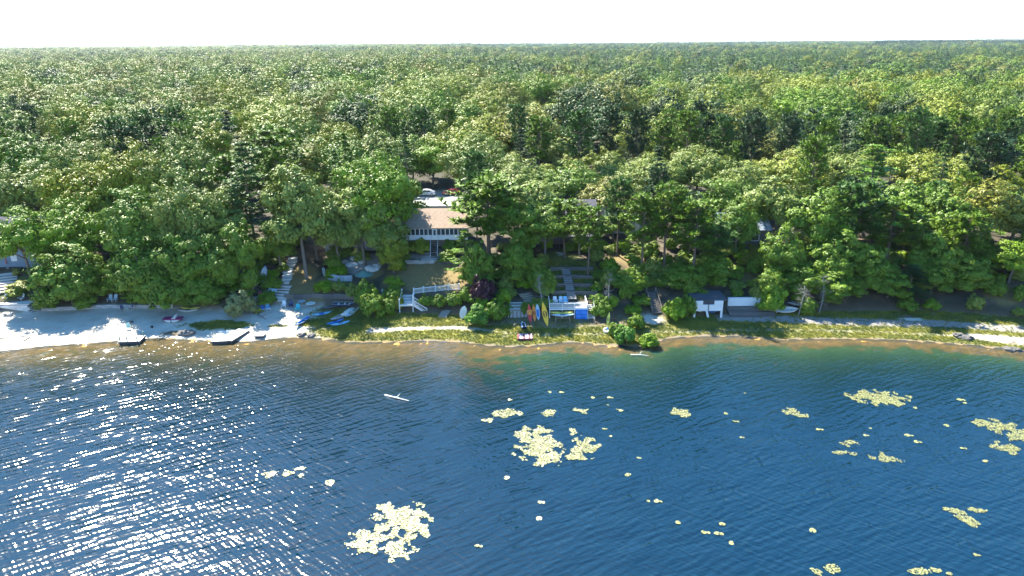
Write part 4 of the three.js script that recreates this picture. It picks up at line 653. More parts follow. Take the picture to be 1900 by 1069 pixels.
{                                                                   // stair down to a landing, then turning right to the sand
  const [x, z] = STAIR_TOP, yt = hgt(x, z), ys = hgt(x + 1, z + 5), t = thing('white_stairs', 'white wooden beach stairs with a landing turning right to the sand', 'stairs', x, ys, z), top = yt - ys + 0.1, land = Math.max(1.5, top - 1.1), zl = 2.6;
  for (let i = 0; i < 5; i++) part(t, 'tread', box(2.0, 0.07, 0.34, 0, top - (i + 0.5) * (top - land) / 5, 0.1 + i * 0.36), M.white);
  const l = part(t, 'landing', box(2.5, 0.16, 1.6, 0.1, land, zl), M.white); for (let i = 0; i < 8; i++) part(l, 'deck_board', box(2.4, 0.03, 0.17, 0.1, land + 0.1, zl - 0.68 + i * 0.195), M.deckPale);
  for (const [px, pz] of [[-1.05, zl + 0.7], [1.25, zl + 0.7], [-1.05, zl - 0.7], [1.25, zl - 0.7]]) part(t, 'post', box(0.14, land + 1.5, 0.14, px, (land + 0.7) / 2 + 0.1, pz), M.white);
  const n = 7, ex = 3.6; for (let i = 0; i < n; i++) part(t, 'tread', box(0.36, 0.07, 1.3, 1.5 + i * (ex - 1.3) / n, land - (i + 0.7) * land / n, zl), M.white);
  for (const s of [-0.7, 0.7]) { part(t, 'stringer', bar([1.3, land, zl + s], [ex, 0, zl + s], 0.22, 0.07), M.white); const r = part(t, 'handrail', [bar([1.3, land + 0.95, zl + s], [ex, 0.95, zl + s], 0.1), bar([1.3, land + 0.3, zl + s], [ex, 0.3, zl + s], 0.07)], M.white); part(r, 'post', box(0.12, 1.1, 0.12, ex, 0.5, zl + s), M.white); for (let k = 1; k < 10; k++) part(r, 'baluster', box(0.05, 0.75, 0.05, 1.3 + (ex - 1.3) * k / 10, land * (1 - k / 10) + 0.6, zl + s), M.white); }
  for (const s of [-1.05, 1.05]) part(t, 'handrail', [bar([s, top + 0.95, 0], [s, land + 0.95, zl - 0.7], 0.1), bar([s, top + 0.3, 0], [s, land + 0.3, zl - 0.7], 0.07), box(0.14, 1.4, 0.14, s, top + 0.4, 0)], M.white);
  part(t, 'handrail', [bar([-1.05, land + 1.0, zl - 0.7], [-1.05, land + 1.0, zl + 0.7], 0.1), bar([-1.05, land + 0.5, zl - 0.7], [-1.05, land + 0.5, zl + 0.7], 0.08)], M.white);
}
{                                                                   // white-railed deck over the kayak rack
  const [x0, z0] = [6.18, -109.59], [x1] = [12.59, -109.54], w = x1 - x0, cx = (x0 + x1) / 2, y = hgt(cx, z0), hd = 1.75, t = thing('beach_deck', 'white-railed beach deck with lattice panels and side steps', 'deck', cx, y, z0 - 1.9);
  const dk = part(t, 'deck', [box(w, 0.2, 3.6, 0, hd, 0), box(w, 1.9, 0.15, 0, hd / 2 - 0.1, -1.6)], M.blueStone); for (let i = 0; i < 12; i++) part(dk, 'deck_board', box(w - 0.1, 0.03, 0.26, 0, hd + 0.12, -1.62 + i * 0.295), M.greyWood);
  for (let i = 0; i < 4; i++) { const px = -w / 2 + 0.08 + i * (w - 0.16) / 3; part(t, 'post', box(0.15, hd + 1.1, 0.15, px, (hd + 1.1) / 2 - 0.1, 1.72), M.white); }
  part(t, 'front_beam', box(w, 0.22, 0.1, 0, hd - 0.02, 1.85), M.white);
  for (let i = 0; i < 3; i++) { const a = -w / 2 + 0.16 + i * (w - 0.16) / 3, b = a + (w - 0.16) / 3 - 0.16, r = part(t, 'rail_panel', [box(b - a, 0.1, 0.1, (a + b) / 2, hd + 0.98, 1.72), box(b - a, 0.07, 0.07, (a + b) / 2, hd + 0.22, 1.72)], M.white); for (let k = 1; k < 12; k++) part(r, 'baluster', box(0.045, 0.72, 0.045, a + (b - a) * k / 12, hd + 0.58, 1.72), M.white); }
  for (const s of [-1, 1]) part(t, 'side_rail', [box(0.1, 0.1, 3.3, s * (w / 2 - 0.08), hd + 0.98, 0), box(0.07, 0.07, 3.3, s * (w / 2 - 0.08), hd + 0.4, 0), box(0.14, 1.1, 0.14, s * (w / 2 - 0.08), hd + 0.5, -1.7)], M.white);
  const st = part(t, 'side_steps', [bar([w / 2 + 0.1, hd, -0.4], [w / 2 + 0.1, -0.1, 2.0], 0.1, 0.2), bar([w / 2 + 1.2, hd, -0.4], [w / 2 + 1.2, -0.1, 2.0], 0.1, 0.2), bar([w / 2 + 1.2, hd + 0.95, -0.4], [w / 2 + 1.2, 0.9, 2.0], 0.1), box(0.12, 1.1, 0.12, w / 2 + 1.2, 0.45, 2.0), box(0.12, hd + 1, 0.12, w / 2 + 1.2, (hd + 1) / 2, -0.4)], M.white);
  for (let i = 0; i < 8; i++) part(st, 'tread', box(1.1, 0.06, 0.3, w / 2 + 0.65, hd - (i + 0.5) * hd / 8, -0.3 + i * 0.29), M.white);
  const tp = thing('blue_tarp', 'bright blue tarp hung under the right end of the white-railed deck', 'tarp', cx + w / 2 - 1.05, y, z0 + 0.12);
  const tg = new THREE.PlaneGeometry(1.95, 1.75, 16, 14), q = tg.attributes.position; for (let i = 0; i < q.count; i++) q.setZ(i, 0.05 * Math.sin(q.getX(i) * 5 + q.getY(i) * 3) + 0.04 * Math.sin(q.getY(i) * 9)); tg.computeVertexNormals();
  part(tp, 'sheet', tg.translate(0, 0.86, 0), M.tarp);
}
{                                                                   // boathouse with a roof deck
  const [x0, z0] = [30.35, -109.85], [x1] = [35.18, -109.94], w = x1 - x0, cx = (x0 + x1) / 2, y = hgt(cx, z0), t = thing('boathouse', 'open white-fronted boathouse with a dark flat roof', 'boathouse', cx, y, z0 - 2);
  part(t, 'front_frame', [box(w, 1.1, 0.18, 0, 1.75, 2).translate(0, 0, 0), box(0.32, 1.25, 0.18, -w / 2 + 0.16, 0.6, 2), box(0.32, 1.25, 0.18, w / 2 - 0.16, 0.6, 2), box(w * 0.3, 0.7, 0.18, -w / 2 + w * 0.15, 2.62, 2), box(w * 0.3, 0.7, 0.18, w / 2 - w * 0.15, 2.62, 2)], M.whiteWall);
  part(t, 'brace', bar([-0.25, 1.2, 2.05], [0.1, 0, 2.05], 0.34, 0.1), M.whiteWall);
  part(t, 'side_wall', [box(0.15, 2.2, 4, -w / 2 + 0.1, 1.0, 0), box(0.15, 2.2, 4, w / 2 - 0.1, 1.0, 0), box(w, 2.2, 0.15, 0, 1.0, -1.9)], M.darkSiding);
  part(t, 'roof', [box(w + 0.9, 0.2, 4.6, 0.2, 3.05, -0.4), box(w * 0.42, 0.62, 0.06, 0, 2.6, 1.85)], M.slate);
  part(t, 'roof_post', box(0.1, 1.8, 0.1, 0, 2.2, 2.16), M.darkWood);
  const [wx0, wz] = [36.84, -112.60], [wx1] = [43.43, -112.70], wl = wx1 - wx0, wt = thing('white_wall', 'long low white wall beside the boathouse roof', 'wall', (wx0 + wx1) / 2, hgt((wx0 + wx1) / 2, wz), wz);
  part(wt, 'wall', box(wl, 1.5, 0.3, 0, 0.6, 0), M.whiteWall); part(wt, 'coping', box(wl + 0.1, 0.08, 0.4, 0, 1.39, 0), M.white);
  const sh = hgt((wx0 + wx1) / 2, wz); const tr = thing('timber_steps', 'dark timber terrace steps below the long white wall', 'steps', (wx0 + wx1) / 2 + 0.3, y, wz + 0.2); const nn = 6, zz = z0 - 0.3 - wz;
  for (let i = 0; i < nn; i++) part(tr, 'timber', box(wl + 1.3 - i * 0.05, 0.3, zz / nn + 0.04, 0, (sh - y - 0.1) * (1 - (i + 0.6) / nn) + 0.02, zz * (i + 0.5) / nn), timbers[i % 3]);
  part(tr, 'fill', box(wl + 1, Math.max(0.2, (sh - y) * 0.5), zz * 0.5, 0, (sh - y) * 0.2, zz * 0.25), M.timber);
}
{                                                                   // weathered lean-to by the upright kayaks
  const [x, z] = [0.86, -110.27], y = hgt(x, z), t = thing('weathered_shed', 'weathered grey lean-to shed behind the upright kayaks', 'shed', x + 0.3, y, z - 1.4);
  const bd = new THREE.BoxGeometry(0.3, 1.3, 0.05); for (let i = 0; i < 9; i++) { const m = part(t, 'board', bd, i % 2 ? M.greyWood : M.blueStone); m.position.set(-1.35 + i * 0.32, 0.62, 1.3); }
  part(t, 'side_wall', [box(0.08, 1.5, 2.5, -1.5, 0.7, 0), box(0.08, 1.5, 2.5, 1.5, 0.7, 0), box(3, 1.7, 0.08, 0, 0.8, -1.2)], M.greyWood);
  const rf = part(t, 'roof', box(3.3, 0.06, 2.9, 0, 1.52, 0, 0.14), M.greyWood); for (let i = 0; i < 8; i++) part(rf, 'roof_board', box(3.25, 0.05, 0.3, 0, 1.58 - Math.sin(0.14) * (-1.25 + i * 0.36), (-1.25 + i * 0.36), 0.14), i % 3 ? M.wood : M.deckPale);
  const [sx, sz] = [-1.14, -110.75], lt = thing('timber_stack', 'leaning pale timber frame left of the weathered shed', 'timber', sx, hgt(sx, sz), sz, 0.2);
  for (let i = 0; i < 4; i++) part(lt, 'plank', bar([-1 + i * 0.45, 0, 0.5], [-0.2 + i * 0.5, 1.7, -0.6], 0.12, 0.06), i % 2 ? M.offwhite : M.wood);
}

M.darkStone = mat(0.1, 0.095, 0.09, 0.9);
// ---------- boats ----------
// hull lofted along x: length L, beam B, depth D; sections are half ellipses, closed by a deck or left open
function hullShape(L, B, D, { pow = 1.6, sheer = 0.12, deck = true, stern = 0, n = 22, m = 10 } = {}) {
  const pos = [], idx = [];
  for (let i = 0; i <= n; i++) {
    const u = i / n * 2 - 1, e = u < 0 && stern ? Math.pow(Math.abs(u), 6) * (1 - stern) : Math.pow(Math.abs(u), pow * 1.35), b = Math.max(0.012, B / 2 * (1 - e)), d = Math.max(0.02, D * (1 - 0.55 * Math.pow(Math.abs(u), 3))), top = D + sheer * u * u;
    for (let j = 0; j <= m; j++) { const a = Math.PI * j / m; pos.push(u * L / 2, top - d * Math.pow(Math.sin(a), 0.75), -Math.cos(a) * b); }
    if (deck) for (let j = 0; j <= 4; j++) { const q = 1 - 2 * j / 4; pos.push(u * L / 2, top + 0.22 * D * (1 - q * q) * (1 - e), q * b); }
  }
  const row = m + 1 + (deck ? 5 : 0);
  for (let i = 0; i < n; i++) for (let j = 0; j < row - (deck ? 0 : 1); j++) { const a = i * row + j, b = i * row + (j + 1) % row; idx.push(a, a + row, b, b, a + row, b + row); }
  const g = new THREE.BufferGeometry(); g.setAttribute('position', new THREE.Float32BufferAttribute(pos, 3)); g.setIndex(idx); g.computeVertexNormals(); return g;
}
const kayakGeo = hullShape(3.3, 0.72, 0.3), boardGeo = hullShape(3.2, 0.8, 0.12, { sheer: 0.05, pow: 2.2 }), canoeGeo = hullShape(4.4, 0.9, 0.38, { deck: false, sheer: 0.2 }), skiffGeo = hullShape(3.8, 1.45, 0.5, { deck: false, stern: 0.75, sheer: 0.1 });
const ring = (rx, rz, y, t = 0.04, x = 0) => { const g = new THREE.TorusGeometry(1, t / rx, 6, 20); g.scale(rx, rz, rx); g.rotateX(Math.PI / 2); return g.translate(x, y, 0); };
function boat(kind, label, x, z, o = {}) {
  const g = thing(kind, label, o.category ?? kind.split('_').pop(), x, hgt(x, z) + (o.lift ?? 0), z, 0, o.group);
  g.rotation.set(o.rx ?? 0, o.turn ?? 0, o.rz ?? 0, 'YXZ');
  if (kind === 'kayak') { part(g, 'hull', kayakGeo, o.mat); const c = part(g, 'cockpit', [ring(0.42, 0.25, 0.37)], M.rubber); part(c, 'seat', box(0.5, 0.03, 0.36, 0, 0.345, 0), M.rubber); if (o.band) part(g, 'stripe', hullShape(1.0, 0.79, 0.33, { pow: 6, sheer: 0 }).translate(o.bandAt ?? 0, -0.012, 0), o.band); }
  if (kind === 'paddle_board') { part(g, 'hull', boardGeo, o.mat); part(g, 'deck_pad', box(1.4, 0.015, 0.5, -0.2, 0.15, 0), o.band ?? M.offwhite); part(g, 'fin', box(0.22, 0.2, 0.02, -1.3, -0.06, 0), M.rubber); }
  if (kind === 'canoe' || kind === 'rowing_boat') {
    const skiff = kind === 'rowing_boat', L = skiff ? 3.8 : 4.4, B = skiff ? 1.45 : 0.9, D = skiff ? 0.5 : 0.38;
    part(g, 'hull', skiff ? skiffGeo : canoeGeo, o.mat);
    part(g, 'lining', (skiff ? skiffGeo : canoeGeo).clone().scale(0.96, 0.92, 0.93).translate(0, 0.035, 0), o.inside ?? M.greyWood);
    for (const s of [-1, 1]) { const pts = []; for (let i = 0; i <= 12; i++) { const u = i / 12 * 2 - 1, e = u < 0 && skiff ? Math.pow(-u, 6) * 0.25 : Math.pow(Math.abs(u), 2.16); pts.push([u * L / 2, D + (skiff ? 0.1 : 0.2) * u * u, s * B / 2 * (1 - e)]); } part(g, 'gunwale', limb(pts, 0.03, 0.03, 5), o.rim ?? M.offwhite); }
    for (const q of skiff ? [-0.9, 0.2, 1.0] : [-1.1, 1.1]) part(g, 'seat', box(0.26, 0.04, B * (Math.abs(q) > 1 ? 0.66 : 0.86), q, D * 0.72, 0), o.seat ?? M.offwhite);
    if (skiff) part(g, 'transom', box(0.05, D * 0.8, B * 0.74, -L / 2 + 0.03, D * 0.6, 0), o.mat);
  }
  return g;
}
const UP = (label, kind, x, z, m, o = {}) => boat(kind, label, x, z, { mat: m, turn: Math.PI / 2 + (o.yaw ?? 0), rz: (o.lean ?? 72) * RAD, ...o, lift: (o.lift ?? 0) + 1.5 * (o.k ?? 1) });
{                                                                   // the rack of upright boats
  const spots = [['red kayak standing upright beside the orange one', 'kayak', [2.89, -108.09], M.red, { k: 1.05, band: M.orange }], ['orange kayak standing upright between the red and the blue one', 'kayak', [3.62, -108.61], M.orange, { k: 0.95, s: 0.88 }], ['blue and white board standing upright between orange and yellow kayaks', 'paddle_board', [4.26, -108.96], M.paleBlue, { k: 0.9, s: 0.86, band: M.blue }], ['long yellow kayak standing upright, rightmost of the leaning boats', 'kayak', [5.35, -107.27], M.yellow, { k: 1.25, s: 1.2, lean: 74, yaw: 0.12 }]];
  for (const [label, kind, p, m, o] of spots) {
    const b = boat(kind, label, p[0], p[1] - 0.55, { mat: m, band: o.band, bandAt: 0.2, category: kind === 'kayak' ? 'kayak' : 'paddle board', group: 'boats standing upright by the shed' });
    b.scale.setScalar(o.s ?? 1); b.rotation.set(0, 0, 0); b.quaternion.setFromRotationMatrix(new THREE.Matrix4().makeBasis(new THREE.Vector3(-0.12 + (o.yaw ?? 0) * -1.2, 0.94, -0.32).normalize(), new THREE.Vector3(0.02, 0.32, 0.94).normalize(), new THREE.Vector3(0.99, 0.1, -0.02).normalize()));
    b.position.y += 1.55 * (o.s ?? 1);
  }
}
boat('kayak', 'yellow kayak on the beach wall end of the left shore', -56.34, -115.41, { mat: M.lemon, turn: 0.03, lift: 0.12, category: 'kayak' });
boat('kayak', 'white kayak lying in front of the yellow one on the left beach', -56.47, -114.59, { mat: M.offwhite, turn: 0.08, lift: 0.05, category: 'kayak' });
boat('canoe', 'small dark blue canoe pointing at the lake on bright sand', -35.35, -110.06, { mat: M.navy, inside: M.blue, rim: M.paleBlue, turn: 1.25, lift: 0.03 });
boat('kayak', 'pale blue kayak lying by itself left of the boat cluster', -32.78, -112.93, { mat: M.sky, turn: 0.45, lift: 0.04, band: M.blue });
boat('rowing_boat', 'dark rowing boat with a grey rim beside the timber wall', -29.52, -115.62, { mat: M.navy, inside: M.slate, rim: M.blueStone, turn: 0.1, lift: 0.05, category: 'rowing boat' });
boat('rowing_boat', 'pale upturned dinghy in the middle of the boat cluster', -28.19, -113.65, { mat: M.offwhite, turn: 1.3, rx: Math.PI - 0.1, lift: 0.62, category: 'dinghy' });
boat('canoe', 'grey-blue canoe lying slantwise in the boat cluster', -29.25, -111.67, { mat: M.blueStone, inside: M.greyWood, turn: 1.0, lift: 0.05 });
boat('kayak', 'bright blue kayak at the front left of the boat cluster', -29.73, -109.73, { mat: M.blue, turn: 0.75, lift: 0.04 });
boat('kayak', 'sky blue kayak at the very front of the boat cluster', -28.68, -109.07, { mat: M.sky, turn: 0.55, lift: 0.04 });
boat('kayak', 'blue kayak leaning toward the shrubs in the boat cluster', -27.78, -112.59, { mat: M.paleBlue, turn: 1.15, lift: 0.1, rx: 0.4 });
boat('kayak', 'pale green kayak at the right end of the boat cluster', -27.15, -113.59, { mat: M.paleGreen, turn: 1.25, lift: 0.1, rx: -0.3 });
boat('rowing_boat', 'white rowing boat drawn up right of the long white wall', 46.54, -111.32, { mat: M.whiteWall, inside: M.offwhite, rim: M.white, turn: 0.04, lift: 0.3, rx: 0.25, category: 'rowing boat' });
boat('paddle_board', 'white board lying behind the white rowing boat', 48.03, -112.90, { mat: M.white, turn: -0.9, lift: 0.1, category: 'paddle board' });
boat('canoe', 'dark canoe lying behind the pale dinghy', -31.53, -115.57, { mat: M.slate, inside: M.darkWood, rim: M.greyWood, turn: 0.7, lift: 0.05 });
{ const b = boat('rowing_boat', 'pale blue boat hull propped on its side on the bank', -45.38, -122.51, { mat: M.paleBlue, inside: M.paleBlue, rim: M.blue, category: 'rowing boat' }); b.rotation.set(0, 0, 0); b.quaternion.setFromRotationMatrix(new THREE.Matrix4().makeBasis(new THREE.Vector3(0.18, 0.9, -0.4).normalize(), new THREE.Vector3(0.35, 0.35, 0.86).normalize(), new THREE.Vector3(0.9, -0.25, -0.2).normalize())); b.position.y += 1.5; b.scale.setScalar(0.8); }
{ const b = boat('paddle_board', 'pale weathered board leaning on shrubs right of the wooden ramp', -8.24, -110.64, { mat: M.offwhite, band: M.deckPale, category: 'paddle board' }); b.rotation.set(0, 0, 0); b.quaternion.setFromRotationMatrix(new THREE.Matrix4().makeBasis(new THREE.Vector3(0.3, 0.88, -0.35).normalize(), new THREE.Vector3(-0.1, 0.36, 0.93).normalize(), new THREE.Vector3(0.95, -0.25, 0.1).normalize())); b.position.y += 1.0; b.scale.set(0.7, 1, 1.4); }
{ const b = boat('kayak', 'small yellow kayak standing upright by the right shrubs', 15.73, -107.29, { mat: M.lemon, category: 'kayak' }); b.rotation.set(0, 0, 0); b.quaternion.setFromRotationMatrix(new THREE.Matrix4().makeBasis(new THREE.Vector3(0.15, 0.94, -0.3).normalize(), new THREE.Vector3(0, 0.32, 0.95).normalize(), new THREE.Vector3(0.98, -0.15, 0.05).normalize())); b.position.y += 1.1; b.scale.setScalar(0.7); }
{                                                                   // kayak rack before the deck
  const [x, z] = [8.36, -108.49], y = hgt(x, z), r = thing('kayak_rack', 'pale timber rack in front of the white-railed deck', 'rack', x, y, z);
  for (const s of [-1.15, 1.15]) for (const d of [-0.3, 0.3]) part(r, 'leg', box(0.1, 1.15, 0.1, s, 0.5, d), M.wood);
  for (const s of [-1.15, 1.15]) part(r, 'crossbar', box(0.1, 0.1, 1.0, s, 1.1, 0), M.wood); part(r, 'rail', box(2.3, 0.08, 0.08, 0, 0.85, 0.3), M.wood);
  const a = boat('kayak', 'pale blue kayak lying on the timber rack, front of two', x, z + 0.25, { mat: M.paleBlue, turn: 0.02, lift: 1.16, category: 'kayak' }), b = boat('kayak', 'yellow-green kayak lying on the timber rack, behind the blue one', x - 0.15, z - 0.45, { mat: M.lemon, turn: -0.02, lift: 1.22, category: 'kayak' }); a.scale.x = b.scale.x = 1.15;
}
// ---------- rafts and floats at the water's edge ----------
function raft(label, x, z, turn, w, d, top, side, o = {}) {
  const t = thing('swim_raft', label, 'raft', x, o.y ?? Math.max(0, hgt(x, z)), z, turn);
  part(t, 'float', [box(w - 0.2, 0.34, d - 0.2, 0, 0.12, 0)], side); part(t, 'side_board', [box(w, 0.2, 0.06, 0, 0.33, d / 2), box(w, 0.2, 0.06, 0, 0.33, -d / 2), box(0.06, 0.2, d - 0.08, w / 2, 0.33, 0), box(0.06, 0.2, d - 0.08, -w / 2, 0.33, 0)], side);
  const n = Math.round(w / 0.3), g = new THREE.BoxGeometry(w / n - 0.015, 0.05, d); for (let i = 0; i < n; i++) { const m = part(t, 'deck_board', g, i % 3 ? top : (o.top2 ?? top)); m.position.set(-w / 2 + (i + 0.5) * w / n, 0.46, 0); }
  return t;
}
{
  const [x, z] = [-60.91, -103.91], t = raft('pale-decked swim raft with posts standing in the left shallows', x, z, 0.06, 3.3, 2.4, M.deckPale, M.darkWood, { y: 0.05, top2: M.offwhite });
  for (const [px, pz] of [[-1.4, 1.0], [-0.3, 1.05], [1.25, 1.05], [1.4, -1.0]]) part(t, 'post', cyl(0.09, 0.09, 0.9, px, 0.8, pz), M.boatGreen);
  const [cx, cz] = [-63.69, -108.12]; const c = thing('beach_chair', 'pale green folding seat on the sand behind the swim raft', 'chair', cx, hgt(cx, cz), cz, 0.3); part(c, 'seat', box(0.6, 0.05, 0.5, 0, 0.42, 0), M.paleGreen); part(c, 'backrest', box(0.6, 0.7, 0.05, 0, 0.78, -0.28, -0.25), M.paleGreen); for (const [a, b] of [[-1, -1], [-1, 1], [1, -1], [1, 1]]) part(c, 'leg', box(0.04, 0.42, 0.04, a * 0.27, 0.2, b * 0.22), M.metal);
}
raft('left half of the pale dock float beached at the water edge', -46.62, -104.74, 0.1, 2.6, 4.4, M.offwhite, M.darkWood, { y: 0.06 });
raft('right half of the pale dock float, slanting beside the other half', -44.81, -105.06, -0.28, 2.1, 4.6, M.deckPale, M.darkWood, { y: 0.1 });
raft('small pale square float right of the dock float', -40.86, -105.23, 0.02, 1.5, 1.4, M.offwhite, M.darkWood, { y: 0.06 });
raft('maroon wooden raft below the upright kayaks', 1.99, -103.44, 0.02, 2.3, 1.9, M.lilac, M.maroon, { y: 0.1, top2: M.maroon });
{                                                                   // blue water bike drawn up behind the maroon raft
  const [x, z] = [1.80, -106.84], b = thing('personal_watercraft', 'blue and white personal watercraft nosed up to the maroon raft', 'watercraft', x, hgt(x, z), z, -Math.PI / 2 + 0.1); b.rotation.z = 0;
  part(b, 'hull', hullShape(2.8, 0.95, 0.42, { stern: 0.7 }).rotateY(Math.PI), M.navy); part(b, 'deck', hullShape(2.5, 0.8, 0.3, { stern: 0.7 }).rotateY(Math.PI).translate(0, 0.25, 0), M.paleBlue); part(b, 'seat', box(1.2, 0.22, 0.34, 0.45, 0.72, 0), M.rubber); part(b, 'handlebar', [box(0.06, 0.06, 0.7, -0.35, 1.0, 0), bar([-0.55, 0.6, 0], [-0.35, 1.0, 0], 0.1)], M.rubber);
}
{                                                                   // pedal boat
  const [x, z] = [-57.53, -110.99], b = thing('pedal_boat', 'purple and white pedal boat on the shaded left beach', 'pedal boat', x, hgt(x, z) + 0.02, z, 0.06);
  for (const s of [-1, 1]) part(b, 'float', hullShape(2.4, 0.55, 0.42, { pow: 2.5 }).translate(0, 0, s * 0.42), M.white); part(b, 'deck', box(3.1, 0.16, 1.3, 0.1, 0.6, 0), M.purple); for (const s of [-1, 1]) { part(b, 'seat', [box(0.5, 0.12, 0.5, 0.3, 0.75, s * 0.33), box(0.1, 0.5, 0.5, 0.6, 0.95, s * 0.33)], M.offwhite); } part(b, 'rudder', box(0.05, 0.4, 0.3, 0, 0.3, 0.75), M.rubber);
}
// ---------- chairs, tables, parasols ----------
const proto = {};
function chair(kind, label, x, z, turn, m, o = {}) {
  const y = (o.y ?? hgt(x, z)), t = thing(kind, label, kind === 'lounge_chair' ? 'lounger' : 'chair', x, y, z, turn, o.group), f = o.frame ?? m;
  const P = (n, g, mm) => part(t, n, proto[kind + n + JSON.stringify(mm.uuid)] ??= merge(g()), mm);
  if (kind === 'adirondack_chair') {
    P('seat', () => [box(0.6, 0.05, 0.55, 0, 0.36, 0.08, 0.12)], m); for (let i = 0; i < 5; i++) { const s = part(t, 'back_slat', proto.slat ??= box(0.11, 0.85, 0.03), m); s.position.set(-0.25 + i * 0.125, 0.72 - Math.abs(i - 2) * 0.03, -0.34); s.rotation.x = -0.38; }
    for (const s of [-1, 1]) { part(t, 'armrest', proto.arm ??= box(0.14, 0.035, 0.75), m).position.set(s * 0.38, 0.57, 0.05); part(t, 'leg', proto.legA ??= box(0.06, 0.58, 0.1), m).position.set(s * 0.36, 0.28, 0.34); part(t, 'leg', proto.legB ??= bar([0, 0.38, 0.1], [0, 0, -0.55], 0.06, 0.12), m).position.set(s * 0.3, 0, 0); }
  } else if (kind === 'lounge_chair') {
    P('frame', () => [box(0.06, 0.06, 1.9, -0.33, 0.3, 0), box(0.06, 0.06, 1.9, 0.33, 0.3, 0), box(0.7, 0.06, 0.06, 0, 0.3, 0.95)], f); P('seat', () => [box(0.64, 0.06, 1.25, 0, 0.36, 0.3)], m); P('backrest', () => [box(0.64, 0.06, 0.85, 0, 0.62, -0.62, 0.78)], m);
    for (const [a, b] of [[-1, -1], [-1, 1], [1, -1], [1, 1]]) part(t, 'leg', proto.legL ??= box(0.06, 0.3, 0.06), f).position.set(a * 0.33, 0.14, b * 0.75);
  } else {
    P('seat', () => [box(0.55, 0.03, 0.48, 0, 0.42, 0)], m); P('backrest', () => [box(0.55, 0.5, 0.03, 0, 0.72, -0.3, -0.2)], m);
    for (const s of [-1, 1]) part(t, 'frame', proto.fr ??= merge([bar([0, 0, 0.28], [0, 0.62, -0.05], 0.035), bar([0, 0, -0.28], [0, 0.62, 0.28], 0.035), bar([0, 0.4, -0.2], [0, 1.0, -0.36], 0.035), box(0.06, 0.03, 0.5, 0, 0.63, 0.08)]), f).position.set(s * 0.3, 0, 0);
  }
  return t;
}
{ const [x1, z1] = [-84.04, -114.88], y = hgt(x1, z1) + 1.4; const L = ['at the frame edge', 'second from the frame edge', 'third from the frame edge', 'nearest the dark steps']; for (let i = 0; i < 4; i++) chair('adirondack_chair', `white wooden garden chair on the pale patio, ${L[i]}`, x1 - 6.6 + i * 1.35, z1 - 2.6 + (i % 2) * 0.5, 0.5 - i * 0.3, M.white, { y, group: 'white chairs on the patio' }); }
chair('adirondack_chair', 'pale blue garden chair in the shade, left of a pair', -71.54, -117.83, 0.1, M.paleBlue); chair('adirondack_chair', 'pale blue garden chair in the shade, right of a pair', -70.67, -117.82, -0.1, M.paleBlue);
chair('folding_chair', 'dark folding beach chair with pale frame, left of two by the wall', -68.32, -115.35, 0.5, M.navy, { frame: M.offwhite }); chair('folding_chair', 'dark folding beach chair with pale frame, right of two by the wall', -66.80, -115.53, -0.5, M.navy, { frame: M.offwhite });
{ const [x, z] = [-67.68, -115.77], t = thing('side_table', 'small white table between two folding beach chairs', 'table', x, hgt(x, z), z); part(t, 'top', box(0.6, 0.05, 0.6, 0, 0.45, 0), M.white); for (const [a, b] of [[-1, -1], [-1, 1], [1, -1], [1, 1]]) part(t, 'leg', box(0.05, 0.44, 0.05, a * 0.24, 0.21, b * 0.24), M.white); }
chair('lounge_chair', 'blue beach lounger beside the pale bush, left of two', -43.85, -115.62, 0.5, M.blue, { frame: M.white }); chair('lounge_chair', 'blue beach lounger, right of the two by the steps', -42.98, -115.86, 0.45, M.sky, { frame: M.white });
chair('adirondack_chair', 'white plastic chair below the dark timber wall', -40.32, -116.48, 0.05, M.white); chair('adirondack_chair', 'navy blue chair below the dark timber wall', -39.07, -116.45, 0, M.navy); chair('adirondack_chair', 'turquoise chair nearest the water among the beach chairs', -37.47, -115.11, 0.15, M.teal);
for (const [label, p, r, m] of [['round white table beside the turquoise chair', [-35.50, -116.29], 0.85, M.offwhite], ['oblong grey table behind the turquoise chair', [-37.40, -117.30], 0.7, M.blueStone]]) { const t = thing('round_table', label, 'table', p[0], hgt(...p), p[1]); part(t, 'top', cyl(r, r, 0.06, 0, 0.72, 0, 0, 0, 0, 24), m); part(t, 'pedestal', cyl(0.06, 0.05, 0.7, 0, 0.35, 0), M.metal); part(t, 'base', cyl(0.32, 0.3, 0.06, 0, 0.03, 0, 0, 0, 0, 16), M.metal); }
for (const [label, p, m, open, s] of [['folded red parasol by the door of the blue-grey house', [-90.57, -126.12], M.redCloth, 0, 1], ['folded red parasol left of the blue-grey house door', [-94.20, -125.69], M.redCloth, 0, 0.9], ['open pink parasol in the shade of the left oaks', [-81.78, -137.55], M.pinkCloth, 1, 1], ['dark green parasol standing among rocks above the shrubs', [-26.45, -119.66], M.boatGreen, 1, 1.15]]) {
  const t = thing('parasol', label, 'parasol', p[0], hgt(...p), p[1]); t.scale.setScalar(s); part(t, 'pole', cyl(0.03, 0.03, 2.5, 0, 1.25, 0), M.wood); part(t, 'base', cyl(0.3, 0.25, 0.1, 0, 0.05, 0, 0, 0, 0, 12), M.concrete);
  part(t, 'canopy', open ? cyl(1.5, 0.04, 0.7, 0, 2.3, 0, 0, 0, 0, 8) : cyl(0.12, 0.06, 1.5, 0, 1.75, 0, 0, 0, 0, 8), m);
}
for (const [i, dx] of [0, 1.0, 1.75].entries()) { const [x0, z0] = [6.81, -109.58]; chair('adirondack_chair', ['white chair on the railed beach deck, leftmost of three', 'pale blue chair on the railed beach deck, middle of three', 'blue chair on the railed beach deck, rightmost of three'][i], x0 + 0.5 + dx, z0 - 2.6, 0.1, [M.white, M.paleBlue, M.sky][i], { y: hgt(9.34, -109.57) + 1.88 }); }
